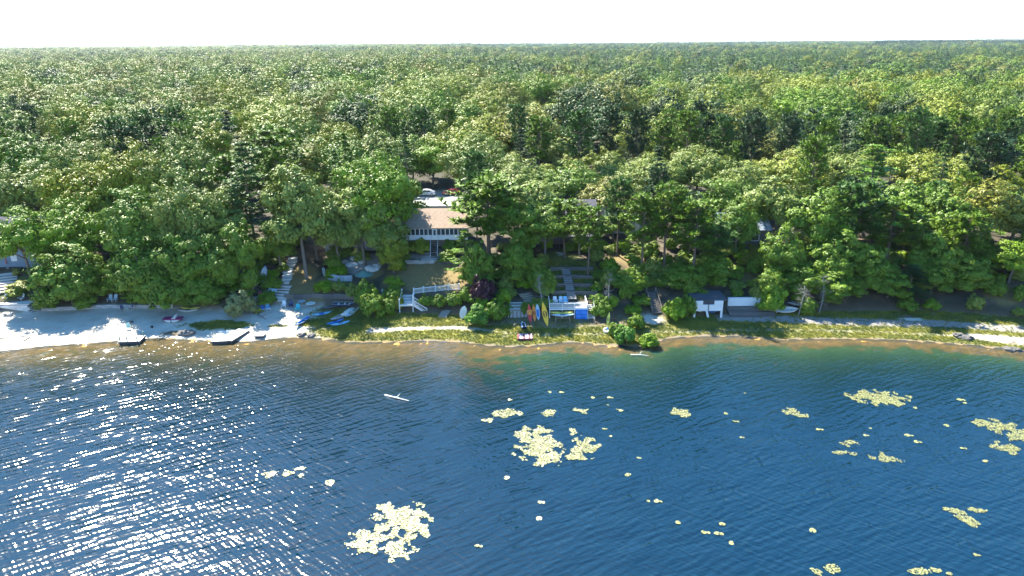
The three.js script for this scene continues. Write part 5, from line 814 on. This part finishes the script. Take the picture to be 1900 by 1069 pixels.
{ const [x, z] = [-43.67, -119.46], t = thing('tarp_cover', 'blue tarp crumpled over gear beside the slab steps', 'tarp', x, hgt(x, z), z); const g = new THREE.SphereGeometry(1, 18, 10, 0, 6.2832, 0, 1.6), p = g.attributes.position; for (let i = 0; i < p.count; i++) { const k = 1 + 0.18 * fbm(p.getX(i) * 2, p.getZ(i) * 2 + p.getY(i)); p.setXYZ(i, p.getX(i) * 1.25 * k, p.getY(i) * 0.75 * k, p.getZ(i) * 0.9 * k); } g.computeVertexNormals(); part(t, 'sheet', g, M.tarp); part(t, 'board', box(1.5, 0.06, 0.9, 0.7, 0.75, 0.2, 0.3, 0, -0.2), M.paleBlue); }
{ const [x, z] = [-44.64, -118.05], t = thing('cool_box', 'red cool box on the timber wall behind the loungers', 'cool box', x, hgt(x, z) + 0.62, z - 0.2, 0.1); part(t, 'body', box(0.95, 0.5, 0.55, 0, 0.25, 0), M.redCloth); part(t, 'lid', box(1.0, 0.12, 0.6, 0, 0.56, 0), M.pinkCloth); part(t, 'handle', [box(0.04, 0.2, 0.04, -0.5, 0.62, 0), box(0.04, 0.2, 0.04, 0.5, 0.62, 0)], M.offwhite); }
{ const [x, z] = [-11.56, -111.18], t = thing('wooden_ramp', 'weathered wooden ramp tilted on the sand below the white railing', 'ramp', x, hgt(x, z), z - 0.6, -0.35); for (let i = 0; i < 6; i++) part(t, 'plank', box(1.5, 0.06, 0.32, 0, 0.35 + (i - 2.5) * -0.1, (i - 2.5) * 0.34, 0.3), i % 2 ? M.wood : M.greyWood); for (const s of [-1, 1]) part(t, 'support', box(0.1, 0.7, 0.1, s * 0.6, 0.25, -0.75), M.darkWood); }
{ const [x, z] = [15.17, -104.95], t = thing('swim_ring', 'white and blue swim ring lying on the path by the bush', 'swim ring', x, hgt(x, z) + 0.16, z); t.rotation.set(-1.0, 0, 0.1); part(t, 'ring', new THREE.TorusGeometry(0.36, 0.17, 10, 24), M.white); part(t, 'stripe', new THREE.TorusGeometry(0.36, 0.178, 10, 10, 1.2), M.blue); t.position.y += 0.25; }
{ const [x, z] = [-60.12, -108.89], t = thing('beach_ball', 'dark ball lying on the shaded left beach', 'ball', x, hgt(x, z) + 0.2, z); part(t, 'ball', new THREE.SphereGeometry(0.22, 16, 12), M.rubber); part(t, 'valve', cyl(0.02, 0.02, 0.03, 0, 0.22, 0), M.offwhite); }
{                                                                   // boat and board stored inside the boathouse
  const [x0, z0] = [30.35, -109.85], [x1] = [35.18, -109.94]; boat('kayak', 'blue kayak stored in the right bay of the boathouse', x0 + (x1 - x0) * 0.72, z0 - 1.0, { mat: M.blue, turn: 0.1, lift: 0.25, category: 'kayak' }).scale.set(0.6, 0.9, 0.9); boat('canoe', 'pale canoe end standing in the left bay of the boathouse', x0 + (x1 - x0) * 0.25, z0 - 1.2, { mat: M.offwhite, turn: 1.2, lift: 0.1, rx: 0.5 }).scale.set(0.45, 0.9, 0.9);
}
// ---------- cars ----------
function car(label, x, z, turn, paint) {
  const t = thing('parked_car', label, 'car', x, hgt(x, z) + 0.02, z, turn);
  const s = new THREE.Shape([[-2.2, 0.35], [-2.25, 0.75], [-2.1, 0.95], [-1.2, 1.02], [-0.55, 1.42], [0.75, 1.45], [1.6, 1.08], [2.1, 1.0], [2.22, 0.7], [2.2, 0.35]].map((p) => new THREE.Vector2(...p)));
  part(t, 'body', new THREE.ExtrudeGeometry(s, { depth: 1.6, bevelEnabled: true, bevelSize: 0.07, bevelThickness: 0.1, bevelSegments: 2 }).translate(0, 0, -0.8), paint);
  const w = new THREE.Shape([[-1.05, 1.03], [-0.5, 1.36], [0.72, 1.38], [1.35, 1.05]].map((p) => new THREE.Vector2(...p))); const sg = new THREE.ExtrudeGeometry(w, { depth: 0.02, bevelEnabled: false });
  for (const k of [-1, 1]) part(t, 'side_window', sg.clone().translate(0, 0, k > 0 ? 0.9 : -0.92), M.darkGlass);
  part(t, 'windscreen', box(0.02, 0.62, 1.4, -0.93, 1.24, 0, 0, 0, -1.02), M.darkGlass); part(t, 'rear_window', box(0.02, 0.72, 1.4, 1.22, 1.29, 0, 0, 0, 1.14), M.darkGlass);
  for (const a of [-1.4, 1.4]) for (const b of [-0.82, 0.82]) { const wl = part(t, 'wheel', cyl(0.34, 0.34, 0.24, 0, 0, 0, Math.PI / 2, 0, 0, 18), M.rubber); wl.position.set(a, 0.33, b); part(wl, 'rim', cyl(0.2, 0.2, 0.26, 0, 0, 0, Math.PI / 2, 0, 0, 12), M.metal); }
  for (const b of [-0.62, 0.62]) { part(t, 'headlight', box(0.08, 0.14, 0.34, -2.27, 0.78, b), M.white); part(t, 'tail_light', box(0.06, 0.14, 0.3, 2.26, 0.8, b), M.red); }
}
car('white saloon car parked above the pale garage roof', -20.95, -171.63, 0.06, M.carWhite); car('red car half hidden by foliage right of the white car', -14.62, -172.46, -0.15, M.carRed);
// ---------- shrubs ----------
Object.assign(TONES, { plum: [0.055, 0.018, 0.03], straw: [0.26, 0.27, 0.06], sage: [0.2, 0.23, 0.09], leafy: [0.1, 0.22, 0.025] }); Object.assign(HUE, { plum: 'dark purple', straw: 'straw-yellow', sage: 'pale sage', leafy: 'bright leafy' });
const bush = []; for (let i = 0; i < 4; i++) { const c = broadCrown(i + 111, { low: 0.02, H: 3, W: 4, lobes: 6, clumps: 9, leaves: 46, leaf: 0.26 }); bush.push({ crown: c.crown, trunk: broadTrunk(c, i + 111, 0.05).scale(0.25, 1, 0.25) }); }
let bushes = 0;
function shrub(label, x, z, w, h, tone, group, y) { const f = bush[bushes++ % 4], t = thing('shrub', label, 'shrub', x, y ?? hgt(x, z) - 0.1, z, bushes * 1.7, group); part(t, 'stems', f.trunk, barkOak); part(t, 'foliage', f.crown, leafMat(tone)); t.scale.set(w, h, w * 0.85); return t; }
for (const [label, p, w, h, tone] of [
  ['pale sage bush leaning over the sand left of the blue loungers', [-46.74, -113.34], 6.2, 4.6, 'sage'], ['small sage tuft at the foot of the blue loungers', [-44.27, -114.29], 2, 1.1, 'straw'],
  ['leafy green shrub right of the beached boats', [-23.75, -111.76], 5.5, 4.8, 'mid'], ['tall green shrub behind the beached boats', [-25.46, -115.26], 4.5, 4.6, 'mid'], ['green shrub at the left end of the white railing', [-21.22, -113.25], 4.2, 3.2, 'mid'], ['yellow-green shrub left of the white beach stairs', [-19.80, -113.90], 2.8, 2.2, 'yellow'],
  ['small shrub in front of the curved stone wall', [-30.87, -118.88], 3.2, 2.2, 'grey'], ['shrub below the dark green parasol', [-28.15, -117.23], 3.2, 2.6, 'grey'], ['planting inside the curved stone wall', [-32.21, -124.44], 4.6, 1.7, 'bright'], ['bushy planting behind the curved stone wall', [-33.76, -126.96], 4.4, 2.6, 'grey'],
  ['dark hedge plant under the white railing, first right of the stairs', [-14.74, -113.93], 3.4, 2.0, 'mid'], ['dark hedge plant under the white railing, second right of the stairs', [-12.56, -113.53], 3.4, 2.2, 'mid'], ['dark hedge plant under the white railing, third right of the stairs', [-10.23, -113.52], 3.6, 2.3, 'mid'], ['shrub at the right end of the long white railing', [-8.20, -113.92], 3, 2.8, 'mid'],
  ['dark purple-leaved shrub right of the white railing', [-5.02, -113.14], 5, 5.4, 'plum'], ['bright green shrub below the purple one', [-5.77, -108.26], 4.8, 3.6, 'leafy'], ['green shrub between the purple one and the timber stack', [-2.94, -109.65], 4.4, 3.6, 'mid'], ['bright shrub right of the purple one', [-1.41, -112.92], 3.4, 3, 'bright'],
  ['bright round bush at the water edge right of the swim ring', [17.71, -101.56], 4.2, 3.2, 'leafy'], ['low bush at the water edge beside the bright round bush', [21.16, -100.47], 3.6, 2.2, 'bright'], ['dark bush behind the bright round bush', [20.16, -106.15], 3.4, 2.6, 'mid'], ['bush left of the weathered wooden stairs', [14.92, -110.20], 4, 3, 'mid'], ['low bush by the water right of the swim ring', [16.35, -104.04], 2.6, 2.4, 'mid'],
  ['bright shrub left of the boathouse', [27.29, -109.46], 4.6, 3.8, 'bright'], ['tall shrub at the left corner of the boathouse', [29.49, -110.03], 3.4, 4, 'mid'], ['shrub covering the right end of the white wall', [44.07, -111.36], 5.2, 5, 'bright'], ['low shrub right of the white rowing boat', [49.95, -111.12], 3.6, 3.2, 'mid'],
  ['rounded shrub under the left half of the veranda', [-17.51, -129.74], 5.2, 2.9, 'yellow'], ['shrub under the right half of the veranda', [-11.53, -129.93], 4.4, 2.6, 'mid'], ['clipped dark hedge right of the short stone steps', [-11.89, -126.44], 4.2, 2.2, 'mid'], ['dark shrub left of the veranda house', [-22.22, -132.27], 4.2, 4.2, 'mid'], ['tall shrub between cottage and veranda house', [-23.36, -128.61], 4.6, 5, 'mid'],
  ['tuft of straw-yellow ornamental grass by the broad steps', [-91.12, -123.49], 1.8, 1.6, 'straw'], ['yellow-green ground cover on the slope right of the broad steps', [-88.09, -119.59], 5.6, 1.3, 'lime'], ['second mound of yellow-green ground cover above the patio', [-87.92, -117.68], 3.6, 1.0, 'lime'], ['dark rounded bush at the foot of the big left tree', [-81.58, -115.67], 4.4, 3, 'mid'], ['dark bush right of the big left tree', [-75.13, -116.29], 5, 3, 'mid'],
]) shrub(label, p[0], p[1], w, h, tone);
{                                                                   // undergrowth of the shaded bank
  reseed(4242); const spots = [], keep = [[-20.5, -8, -121, -104], [6, 14.5, -128, -100], [-42.5, -34, -131, -100], [-92, -80, -128, -100], [-33, -22, -128, -100], [23, 26.5, -117, -100], [29, 46.5, -113.5, -100], [-20, -6, -134, -121]];
  for (let n = 0; spots.length < 230 && n < 9000; n++) { const x = rr(-88, 90), z = rr(-131, -108), d = along(TOE, x) - z; if (d < 0.3 || keep.some(([a, b, c, e]) => x > a && x < b && z > c && z < e) || spots.some((s) => Math.hypot(s[0] - x, s[1] - z) < 2.1)) continue; spots.push([x, z]); }
  spots.sort((a, b) => a[0] / -a[1] - b[0] / -b[1]);
  spots.forEach(([x, z], i) => shrub(`${fromLeft(i)} of the small shrubs under the bank trees`, x, z, rr(2.6, 4.6), rr(1.3, 3.2), pick(['mid', 'grey', 'mid', 'bright']), 'undergrowth shrubs on the bank'));
}
// ---------- dead wood and rocks ----------
function deadTree(label, x, z, h, spread, seed, lean = 0) {
  reseed(seed); const t = thing('dead_tree', label, 'dead tree', x, hgt(x, z), z), twigs = []; const at = (k) => [lean * k + 0.3 * Math.sin(k * 4 + seed), -0.3 + (h + 0.3) * k, 0.2 * Math.cos(k * 3)];
  part(t, 'trunk', limb([0, 0.2, 0.4, 0.6, 0.8, 1].map(at), 0.13, 0.02, 7), barkDead);
  for (let i = 0; i < 26; i++) { const k = rr(0.3, 0.98), s = at(k), a = rnd() * 6.28, l = spread * (1.1 - k * 0.6) * rr(0.4, 1), e = [s[0] + Math.cos(a) * l, s[1] + l * rr(-0.5, 0.9), s[2] + Math.sin(a) * l], m = [(s[0] + e[0]) / 2, (s[1] + e[1]) / 2 + rr(-0.3, 0.4), (s[2] + e[2]) / 2]; part(t, 'branch', limb([s, m, e], 0.035, 0.012, 4), barkDead); for (let j = 0; j < 4; j++) { const q = rr(0.3, 1), b = [s[0] + (e[0] - s[0]) * q, s[1] + (e[1] - s[1]) * q, s[2] + (e[2] - s[2]) * q]; twigs.push(limb([b, [b[0] + rr(-0.7, 0.7), b[1] + rr(-0.2, 0.6), b[2] + rr(-0.7, 0.7)]], 0.014, 0.006, 3)); } }
  part(t, 'twigs', mergeGeometries(twigs), barkDead);
}
deadTree('bleached dead tree with twisted branches right of the white rowing boat', 48.62, -110.75, 5.2, 2.6, 11); deadTree('grey dead pine with thin drooping branches in the right shade', 52.19, -111.49, 6.5, 2.4, 12); deadTree('bare grey bush above the pale sage bush', -46.56, -118.33, 4.2, 2.6, 13, 0.8); deadTree('thin forked dead trunk beside the long stairs', 4.84, -112.24, 5.5, 0.9, 14); deadTree('slim dead trunk with grey twigs right of the bare pine trunk', 16.56, -111.85, 6, 1.6, 15);
const rockGeos = [0, 1, 2].map((k) => { const g = new THREE.IcosahedronGeometry(1, 2), p = g.attributes.position; for (let i = 0; i < p.count; i++) { const x = p.getX(i), y = p.getY(i), z = p.getZ(i), r = 1 + 0.3 * n2a(x * 1.3 + k * 9 + z, y * 1.3 - z); p.setXYZ(i, x * r, y * r * 0.7, z * r); } g.computeVertexNormals(); return g; });
[['pale boulder above the curved stone wall', -30.28, -126.98, 0.9], ['pale boulder among the rocks left of the leaning trunk', -28.37, -127.78, 0.8], ['large pale boulder below the porch', -29.83, -129.03, 1.0], ['boulder nearest the dark green parasol', -26.07, -125.06, 1.0], ['small boulder in the rock garden', -31.76, -128.27, 0.6], ['rock garden boulder by the oak trunk', -25.22, -126.03, 0.7],
  ['grey rock beside the path at the right shore', 71.41, -101.87, 0.8], ['low grey rock by the right path', 70.67, -102.64, 0.8], ['flat rock at the water edge in the lower right', 75.59, -97.90, 0.7], ['pale rock at the water edge in the lower right', 76.59, -97.68, 0.6], ['dark rock at the water edge left of the dock float', -52.81, -106.43, 0.8], ['dark flat rock left of the dock float', -54.15, -106.67, 0.7], ['small dark rock on the sunny left sand', -64.61, -110.89, 0.35], ['dark rock at the waterline right of the float', -34.30, -105.81, 0.6], ['dark rock at the waterline below the canoe', -32.65, -105.55, 0.6]].forEach(([label, x, z, s], i) => { const t = shade(new THREE.Mesh(rockGeos[i % 3], i > 9 ? M.timber : i > 5 ? M.darkStone : M.paleStone)); t.name = numbered('rock'); t.position.set(x, hgt(x, z) + s * 0.15, z); t.scale.set(s * 1.2, s * 0.8, s); t.rotation.y = i; scene.add(t); tag(t, label, 'rock'); });
function logThing(label, pts, y, r, m) { const t = thing('driftwood', label, 'driftwood', pts[0][0], y ?? hgt(...pts[0]), pts[0][1]); const q = pts.map(([x, z], i) => [x - pts[0][0], 0.05 + (i % 2) * 0.08, z - pts[0][1]]); part(t, 'stem', limb(q, r, r * 0.5, 6), m); const e = q[1]; part(t, 'branch', limb([e, [e[0] + 0.5, e[1] + 0.35, e[2] - 0.5]], r * 0.5, r * 0.2, 5), m); }
logThing('dark driftwood branch on the bright left sand', [[-78.32, -104.04], [-78.19, -104.79], [-78.37, -105.93]], null, 0.08, M.timber); logThing('short dark driftwood at the left frame edge', [[-82.63, -104.71], [-82.00, -104.53], [-81.45, -104.35]], null, 0.08, M.timber); logThing('dark fallen branch below the pale sage bush', [[-43.99, -113.44], [-42.68, -111.97], [-41.77, -111.13]], null, 0.09, M.timber);
logThing('pale log floating on the lake left of centre', [[-17.28, -84.92], [-15.61, -83.98], [-13.78, -83.20]], 0.02, 0.12, M.offwhite); logThing('thin pale log floating off the right bush', [[17.85, -97.15], [19.11, -96.93], [20.46, -96.71]], 0.02, 0.09, M.offwhite);
// ---------- grass of the shore, as one mass ----------
{
  reseed(77); const blades = new Leaves(); for (let i = 0; i < 16; i++) { const a = rnd() * 6.28, r = rr(0, 0.16), x = Math.cos(a) * r, z = Math.sin(a) * r, l = rr(0.6, 1.1), w = 0.035, b = rnd() * 6.28; blades.tri([x - Math.cos(b) * w, 0, z - Math.sin(b) * w], [x + Math.cos(b) * w, 0, z + Math.sin(b) * w], [x + rr(-0.35, 0.35), l, z + rr(-0.35, 0.35)], tint(0.4)); }
  const spots = []; for (let n = 0; n < 90000; n++) { const x = rr(-60, 92), z = rr(-125, -95), d = along(SHORE, x) - z; if (d < 0.1) continue; const q = onGround(x, z).grass; if (rnd() < q * 0.9 && spots.length < 22000) spots.push([x, z, q]); }
  const im = shade(new THREE.InstancedMesh(blades.build(), new THREE.MeshPhysicalMaterial({ vertexColors: true, roughness: 0.7, transmission: 0.35, thickness: 0, side: THREE.DoubleSide }), spots.length)), o = new THREE.Object3D(), c = new THREE.Color(); im.name = 'shore_grass';
  spots.forEach(([x, z], i) => { const far = fbm(x * 0.15, z * 0.3, 2), s = rr(0.12, 0.32); o.position.set(x, hgt(x, z) - 0.02, z); o.rotation.y = rnd() * 6.28; o.scale.set(0.9, s, 0.9); o.updateMatrix(); im.setMatrixAt(i, o.matrix); const t = sstep(-0.3, 0.3, far), v = rr(0.8, 1.15); im.setColorAt(i, c.setRGB((0.15 + 0.14 * t) * v, (0.19 + 0.1 * t) * v, 0.012 * v)); });
  scene.add(im); tag(im, 'long yellow-green grass along the shore path', 'grass', null, 'stuff'); console.log('grass', spots.length);
}

// ---------- water lilies ----------
const padMat = new THREE.MeshPhysicalMaterial({ vertexColors: true, roughness: 0.5, specularIntensity: 1, ior: 1.85, side: THREE.DoubleSide });
class Pads extends Leaves {
  pad(x, z, r, y) { const a0 = rnd() * 6.28, tx = rr(-0.1, 0.1), tz = rr(-0.1, 0.1), c = tint(0.3), k = [0.205 * c[0], 0.21 * c[1], 0.062 * c[2]], n = 8, pt = (i) => { const a = a0 + 0.35 + i / n * 5.6, q = r * (1 + 0.08 * Math.sin(i * 2.3)); return [x + Math.cos(a) * q, y + tx * Math.cos(a) * q * 2 + tz * Math.sin(a) * q * 2 + 0.012, z + Math.sin(a) * q]; }; for (let i = 0; i < n; i++) this.tri([x, y, z], pt(i), pt(i + 1), k); }
}
function lilyPatch(label, blobs, density, r0, r1, seed, ragged = 0.5) {
  reseed(seed); const L = new Pads(); let sx = 0, sz = 0; for (const b of blobs) { sx += b[0] / blobs.length; sz += b[1] / blobs.length; }
  const put = []; let n = 0;
  for (const [bx, bz, rx, rz, rot = 0] of blobs) {
    const count = Math.round(Math.PI * rx * rz * density * 8);
    for (let i = 0; i < count; i++) {
      const a = rnd() * 6.2832, q = Math.pow(rnd(), 0.5) * 1.12, lx = Math.cos(a) * q * rx, lz = Math.sin(a) * q * rz, x = bx + lx * Math.cos(rot) - lz * Math.sin(rot), z = bz + lx * Math.sin(rot) + lz * Math.cos(rot);
      if (fbm(x * 0.55 + seed, z * 0.55, 3) * ragged * 2.6 + 0.55 - q * 0.75 < 0) continue;
      const r = rr(r0, r1) * (0.24 + 0.36 * rnd()); if (put.some((p) => Math.hypot(p[0] - x, p[1] - z) < (p[2] + r) * 0.62)) continue; put.push([x, z, r]); L.pad(x - sx, z - sz, r, 0.012 + 0.03 * rnd()); n++;
    }
  }
  if (!n) return; const m = shade(new THREE.Mesh(L.build(), padMat)); m.name = numbered('lily_patch'); m.position.set(sx, 0.012, sz); scene.add(m); tag(m, label, 'lily patch', 'floating patches of lily pads', 'stuff');
}
lilyPatch('large ragged lily patch, lowest in the picture left of centre', [[-11.22, -58.67, 2.96, 2.69], [-13.66, -55.88, 2.33, 2.18], [-10.90, -54.70, 1.78, 1.96], [-13.12, -60.41, 1.21, 1.05], [-9.67, -57.01, 1.47, 1.61], [-14.40, -54.37, 1.12, 1.34]], 30, 0.14, 0.26, 300, 0.35);
lilyPatch('large pale lily patch in the middle of the lake', [[3.00, -71.77, 3.03, 3.49], [1.47, -74.18, 1.62, 2.45], [3.83, -69.50, 2.15, 1.76], [3.14, -75.40, 1.64, 1.13]], 30, 0.13, 0.24, 317, 0.3);
lilyPatch('smaller yellowish lily patch touching the large middle one', [[8.36, -71.68, 1.76, 2.32], [7.52, -69.44, 1.35, 0.66], [6.65, -70.01, 1.24, 0.89]], 26, 0.14, 0.26, 334, 0.35);
lilyPatch('flat lily patch above the large middle one', [[-0.83, -79.68, 2.07, 1.38], [-3.20, -78.10, 0.81, 0.67]], 30, 0.12, 0.22, 351, 0.2);
lilyPatch('small round lily patch second in the row above the middle one', [[4.69, -79.72, 1.17, 1.10]], 30, 0.12, 0.22, 368, 0.2);
lilyPatch('small lily patch third in the row above the middle one', [[9.02, -80.34, 1.18, 0.84]], 28, 0.12, 0.2, 385, 0.3);
lilyPatch('dense oval lily patch off the right shore', [[48.42, -83.11, 4.10, 2.22], [46.51, -83.60, 1.99, 1.35], [49.32, -82.06, 2.10, 1.45]], 30, 0.14, 0.24, 402, 0.3);
lilyPatch('small oval lily patch left of the dense right one', [[21.55, -79.57, 1.58, 1.38]], 30, 0.14, 0.24, 419, 0.2);
lilyPatch('scattered lily patch between the two oval ones', [[35.62, -79.46, 1.09, 0.96], [36.56, -78.35, 0.81, 0.67]], 24, 0.13, 0.22, 436, 0.3);
lilyPatch('long lily patch at the right frame edge', [[59.31, -75.72, 2.94, 1.52, 0.35], [60.24, -73.21, 2.54, 1.68, 0.30], [57.67, -76.79, 1.19, 0.78]], 26, 0.14, 0.24, 453, 0.3);
lilyPatch('small lily patch below the long one at the right edge', [[56.92, -70.91, 1.73, 1.14, 0.40], [57.13, -69.54, 0.85, 0.88]], 24, 0.13, 0.22, 470, 0.3);
lilyPatch('forked yellow lily patch in the lower right', [[44.28, -59.35, 1.29, 0.68, 0.50], [44.76, -57.91, 1.48, 0.74, 0.70], [44.77, -57.25, 0.63, 0.81], [46.70, -59.32, 1.18, 0.51, 0.15]], 34, 0.13, 0.22, 487, 0.12);
lilyPatch('thin branching lily patch right of the middle', [[39.50, -72.12, 1.01, 0.94], [37.65, -70.08, 0.86, 0.45], [39.03, -69.72, 0.86, 0.33]], 20, 0.12, 0.2, 504, 0.4);
lilyPatch('starry thin lily patch left of the forked one', [[42.51, -68.67, 1.45, 0.76, 0.20], [40.80, -68.92, 0.55, 0.54], [42.29, -69.45, 0.37, 0.99]], 20, 0.12, 0.2, 521, 0.4);
lilyPatch('lily patch cut by the lower frame edge right of centre', [[28.37, -51.33, 1.06, 0.82], [27.21, -50.87, 0.77, 0.54]], 28, 0.14, 0.24, 538, 0.3);
lilyPatch('lily patch cut by the lower frame edge at far right', [[36.13, -50.90, 0.96, 0.54], [37.78, -51.01, 0.48, 0.41], [38.60, -50.60, 0.38, 0.27]], 26, 0.14, 0.24, 555, 0.3);
lilyPatch('row of white lily clumps on the left lake', [[-27.00, -66.78, 1.32, 0.83], [-24.97, -66.95, 0.84, 0.62], [-24.00, -67.77, 0.73, 0.42], [-23.35, -66.52, 0.36, 0.41]], 22, 0.16, 0.28, 572, 0.3);
lilyPatch('tiny white lily clump right of the left row', [[-19.86, -64.86, 0.64, 0.69]], 26, 0.16, 0.28, 589, 0.25);
lilyPatch('small lily clump above the smaller yellowish patch', [[7.41, -75.33, 0.72, 0.63], [7.02, -74.58, 0.33, 0.37]], 24, 0.13, 0.2, 606, 0.3);
lilyPatch('little double lily clump right of the middle patch', [[12.47, -66.08, 0.47, 0.41]], 40, 0.13, 0.2, 623, 0.1);
const SINGLES = [[-0.49, -83.40, 0.20], [4.99, -85.43, 0.26], [6.45, -85.41, 0.23], [10.66, -83.80, 0.27], [12.81, -83.76, 0.27], [12.39, -81.71, 0.17], [13.42, -80.55, 0.16], [13.87, -80.26, 0.31], [11.09, -75.77, 0.21], [11.71, -74.01, 0.20], [-0.77, -65.67, 0.34], [2.70, -61.34, 0.24], [2.49, -58.65, 0.31], [-3.52, -54.75, 0.25], [14.73, -61.35, 0.28], [13.90, -61.36, 0.19], [18.35, -56.40, 0.27], [20.45, -57.58, 0.32], [20.54, -54.82, 0.25], [19.55, -56.22, 0.29], [16.18, -57.88, 0.28], [31.20, -84.64, 0.17], [27.08, -79.20, 0.30], [27.61, -77.30, 0.27], [42.19, -73.76, 0.21], [43.60, -75.35, 0.17], [53.16, -75.83, 0.32], [51.75, -80.29, 0.25], [47.50, -72.22, 0.29], [47.19, -73.67, 0.32], [37.16, -75.21, 0.29], [58.66, -82.33, 0.33], [58.84, -81.45, 0.23], [52.99, -68.08, 0.30], [52.01, -70.76, 0.24], [28.91, -56.50, 0.33], [-33.43, -66.46, 0.32], [27.24, -73.51, 0.18], [14.21, -69.33, 0.18], [42.44, -52.91, 0.20]];
SINGLES.sort((a, b) => a[0] / -a[1] - b[0] / -b[1]).forEach(([x, z, r], i) => {
  reseed(900 + i * 3); const L = new Pads(); L.pad(0, 0, r, 0.02); if (i % 2) L.pad(r * 1.5, r * 0.4, r * 0.7, 0.024); const m = shade(new THREE.Mesh(L.build(), padMat)); m.name = numbered('lily_pad'); m.position.set(x, 0.012, z); scene.add(m);
  tag(m, `${fromLeft(i)} of the lone lily pads on open water`, 'lily pad', 'lone lily pads on open water');
});

renderer.render(scene, camera);
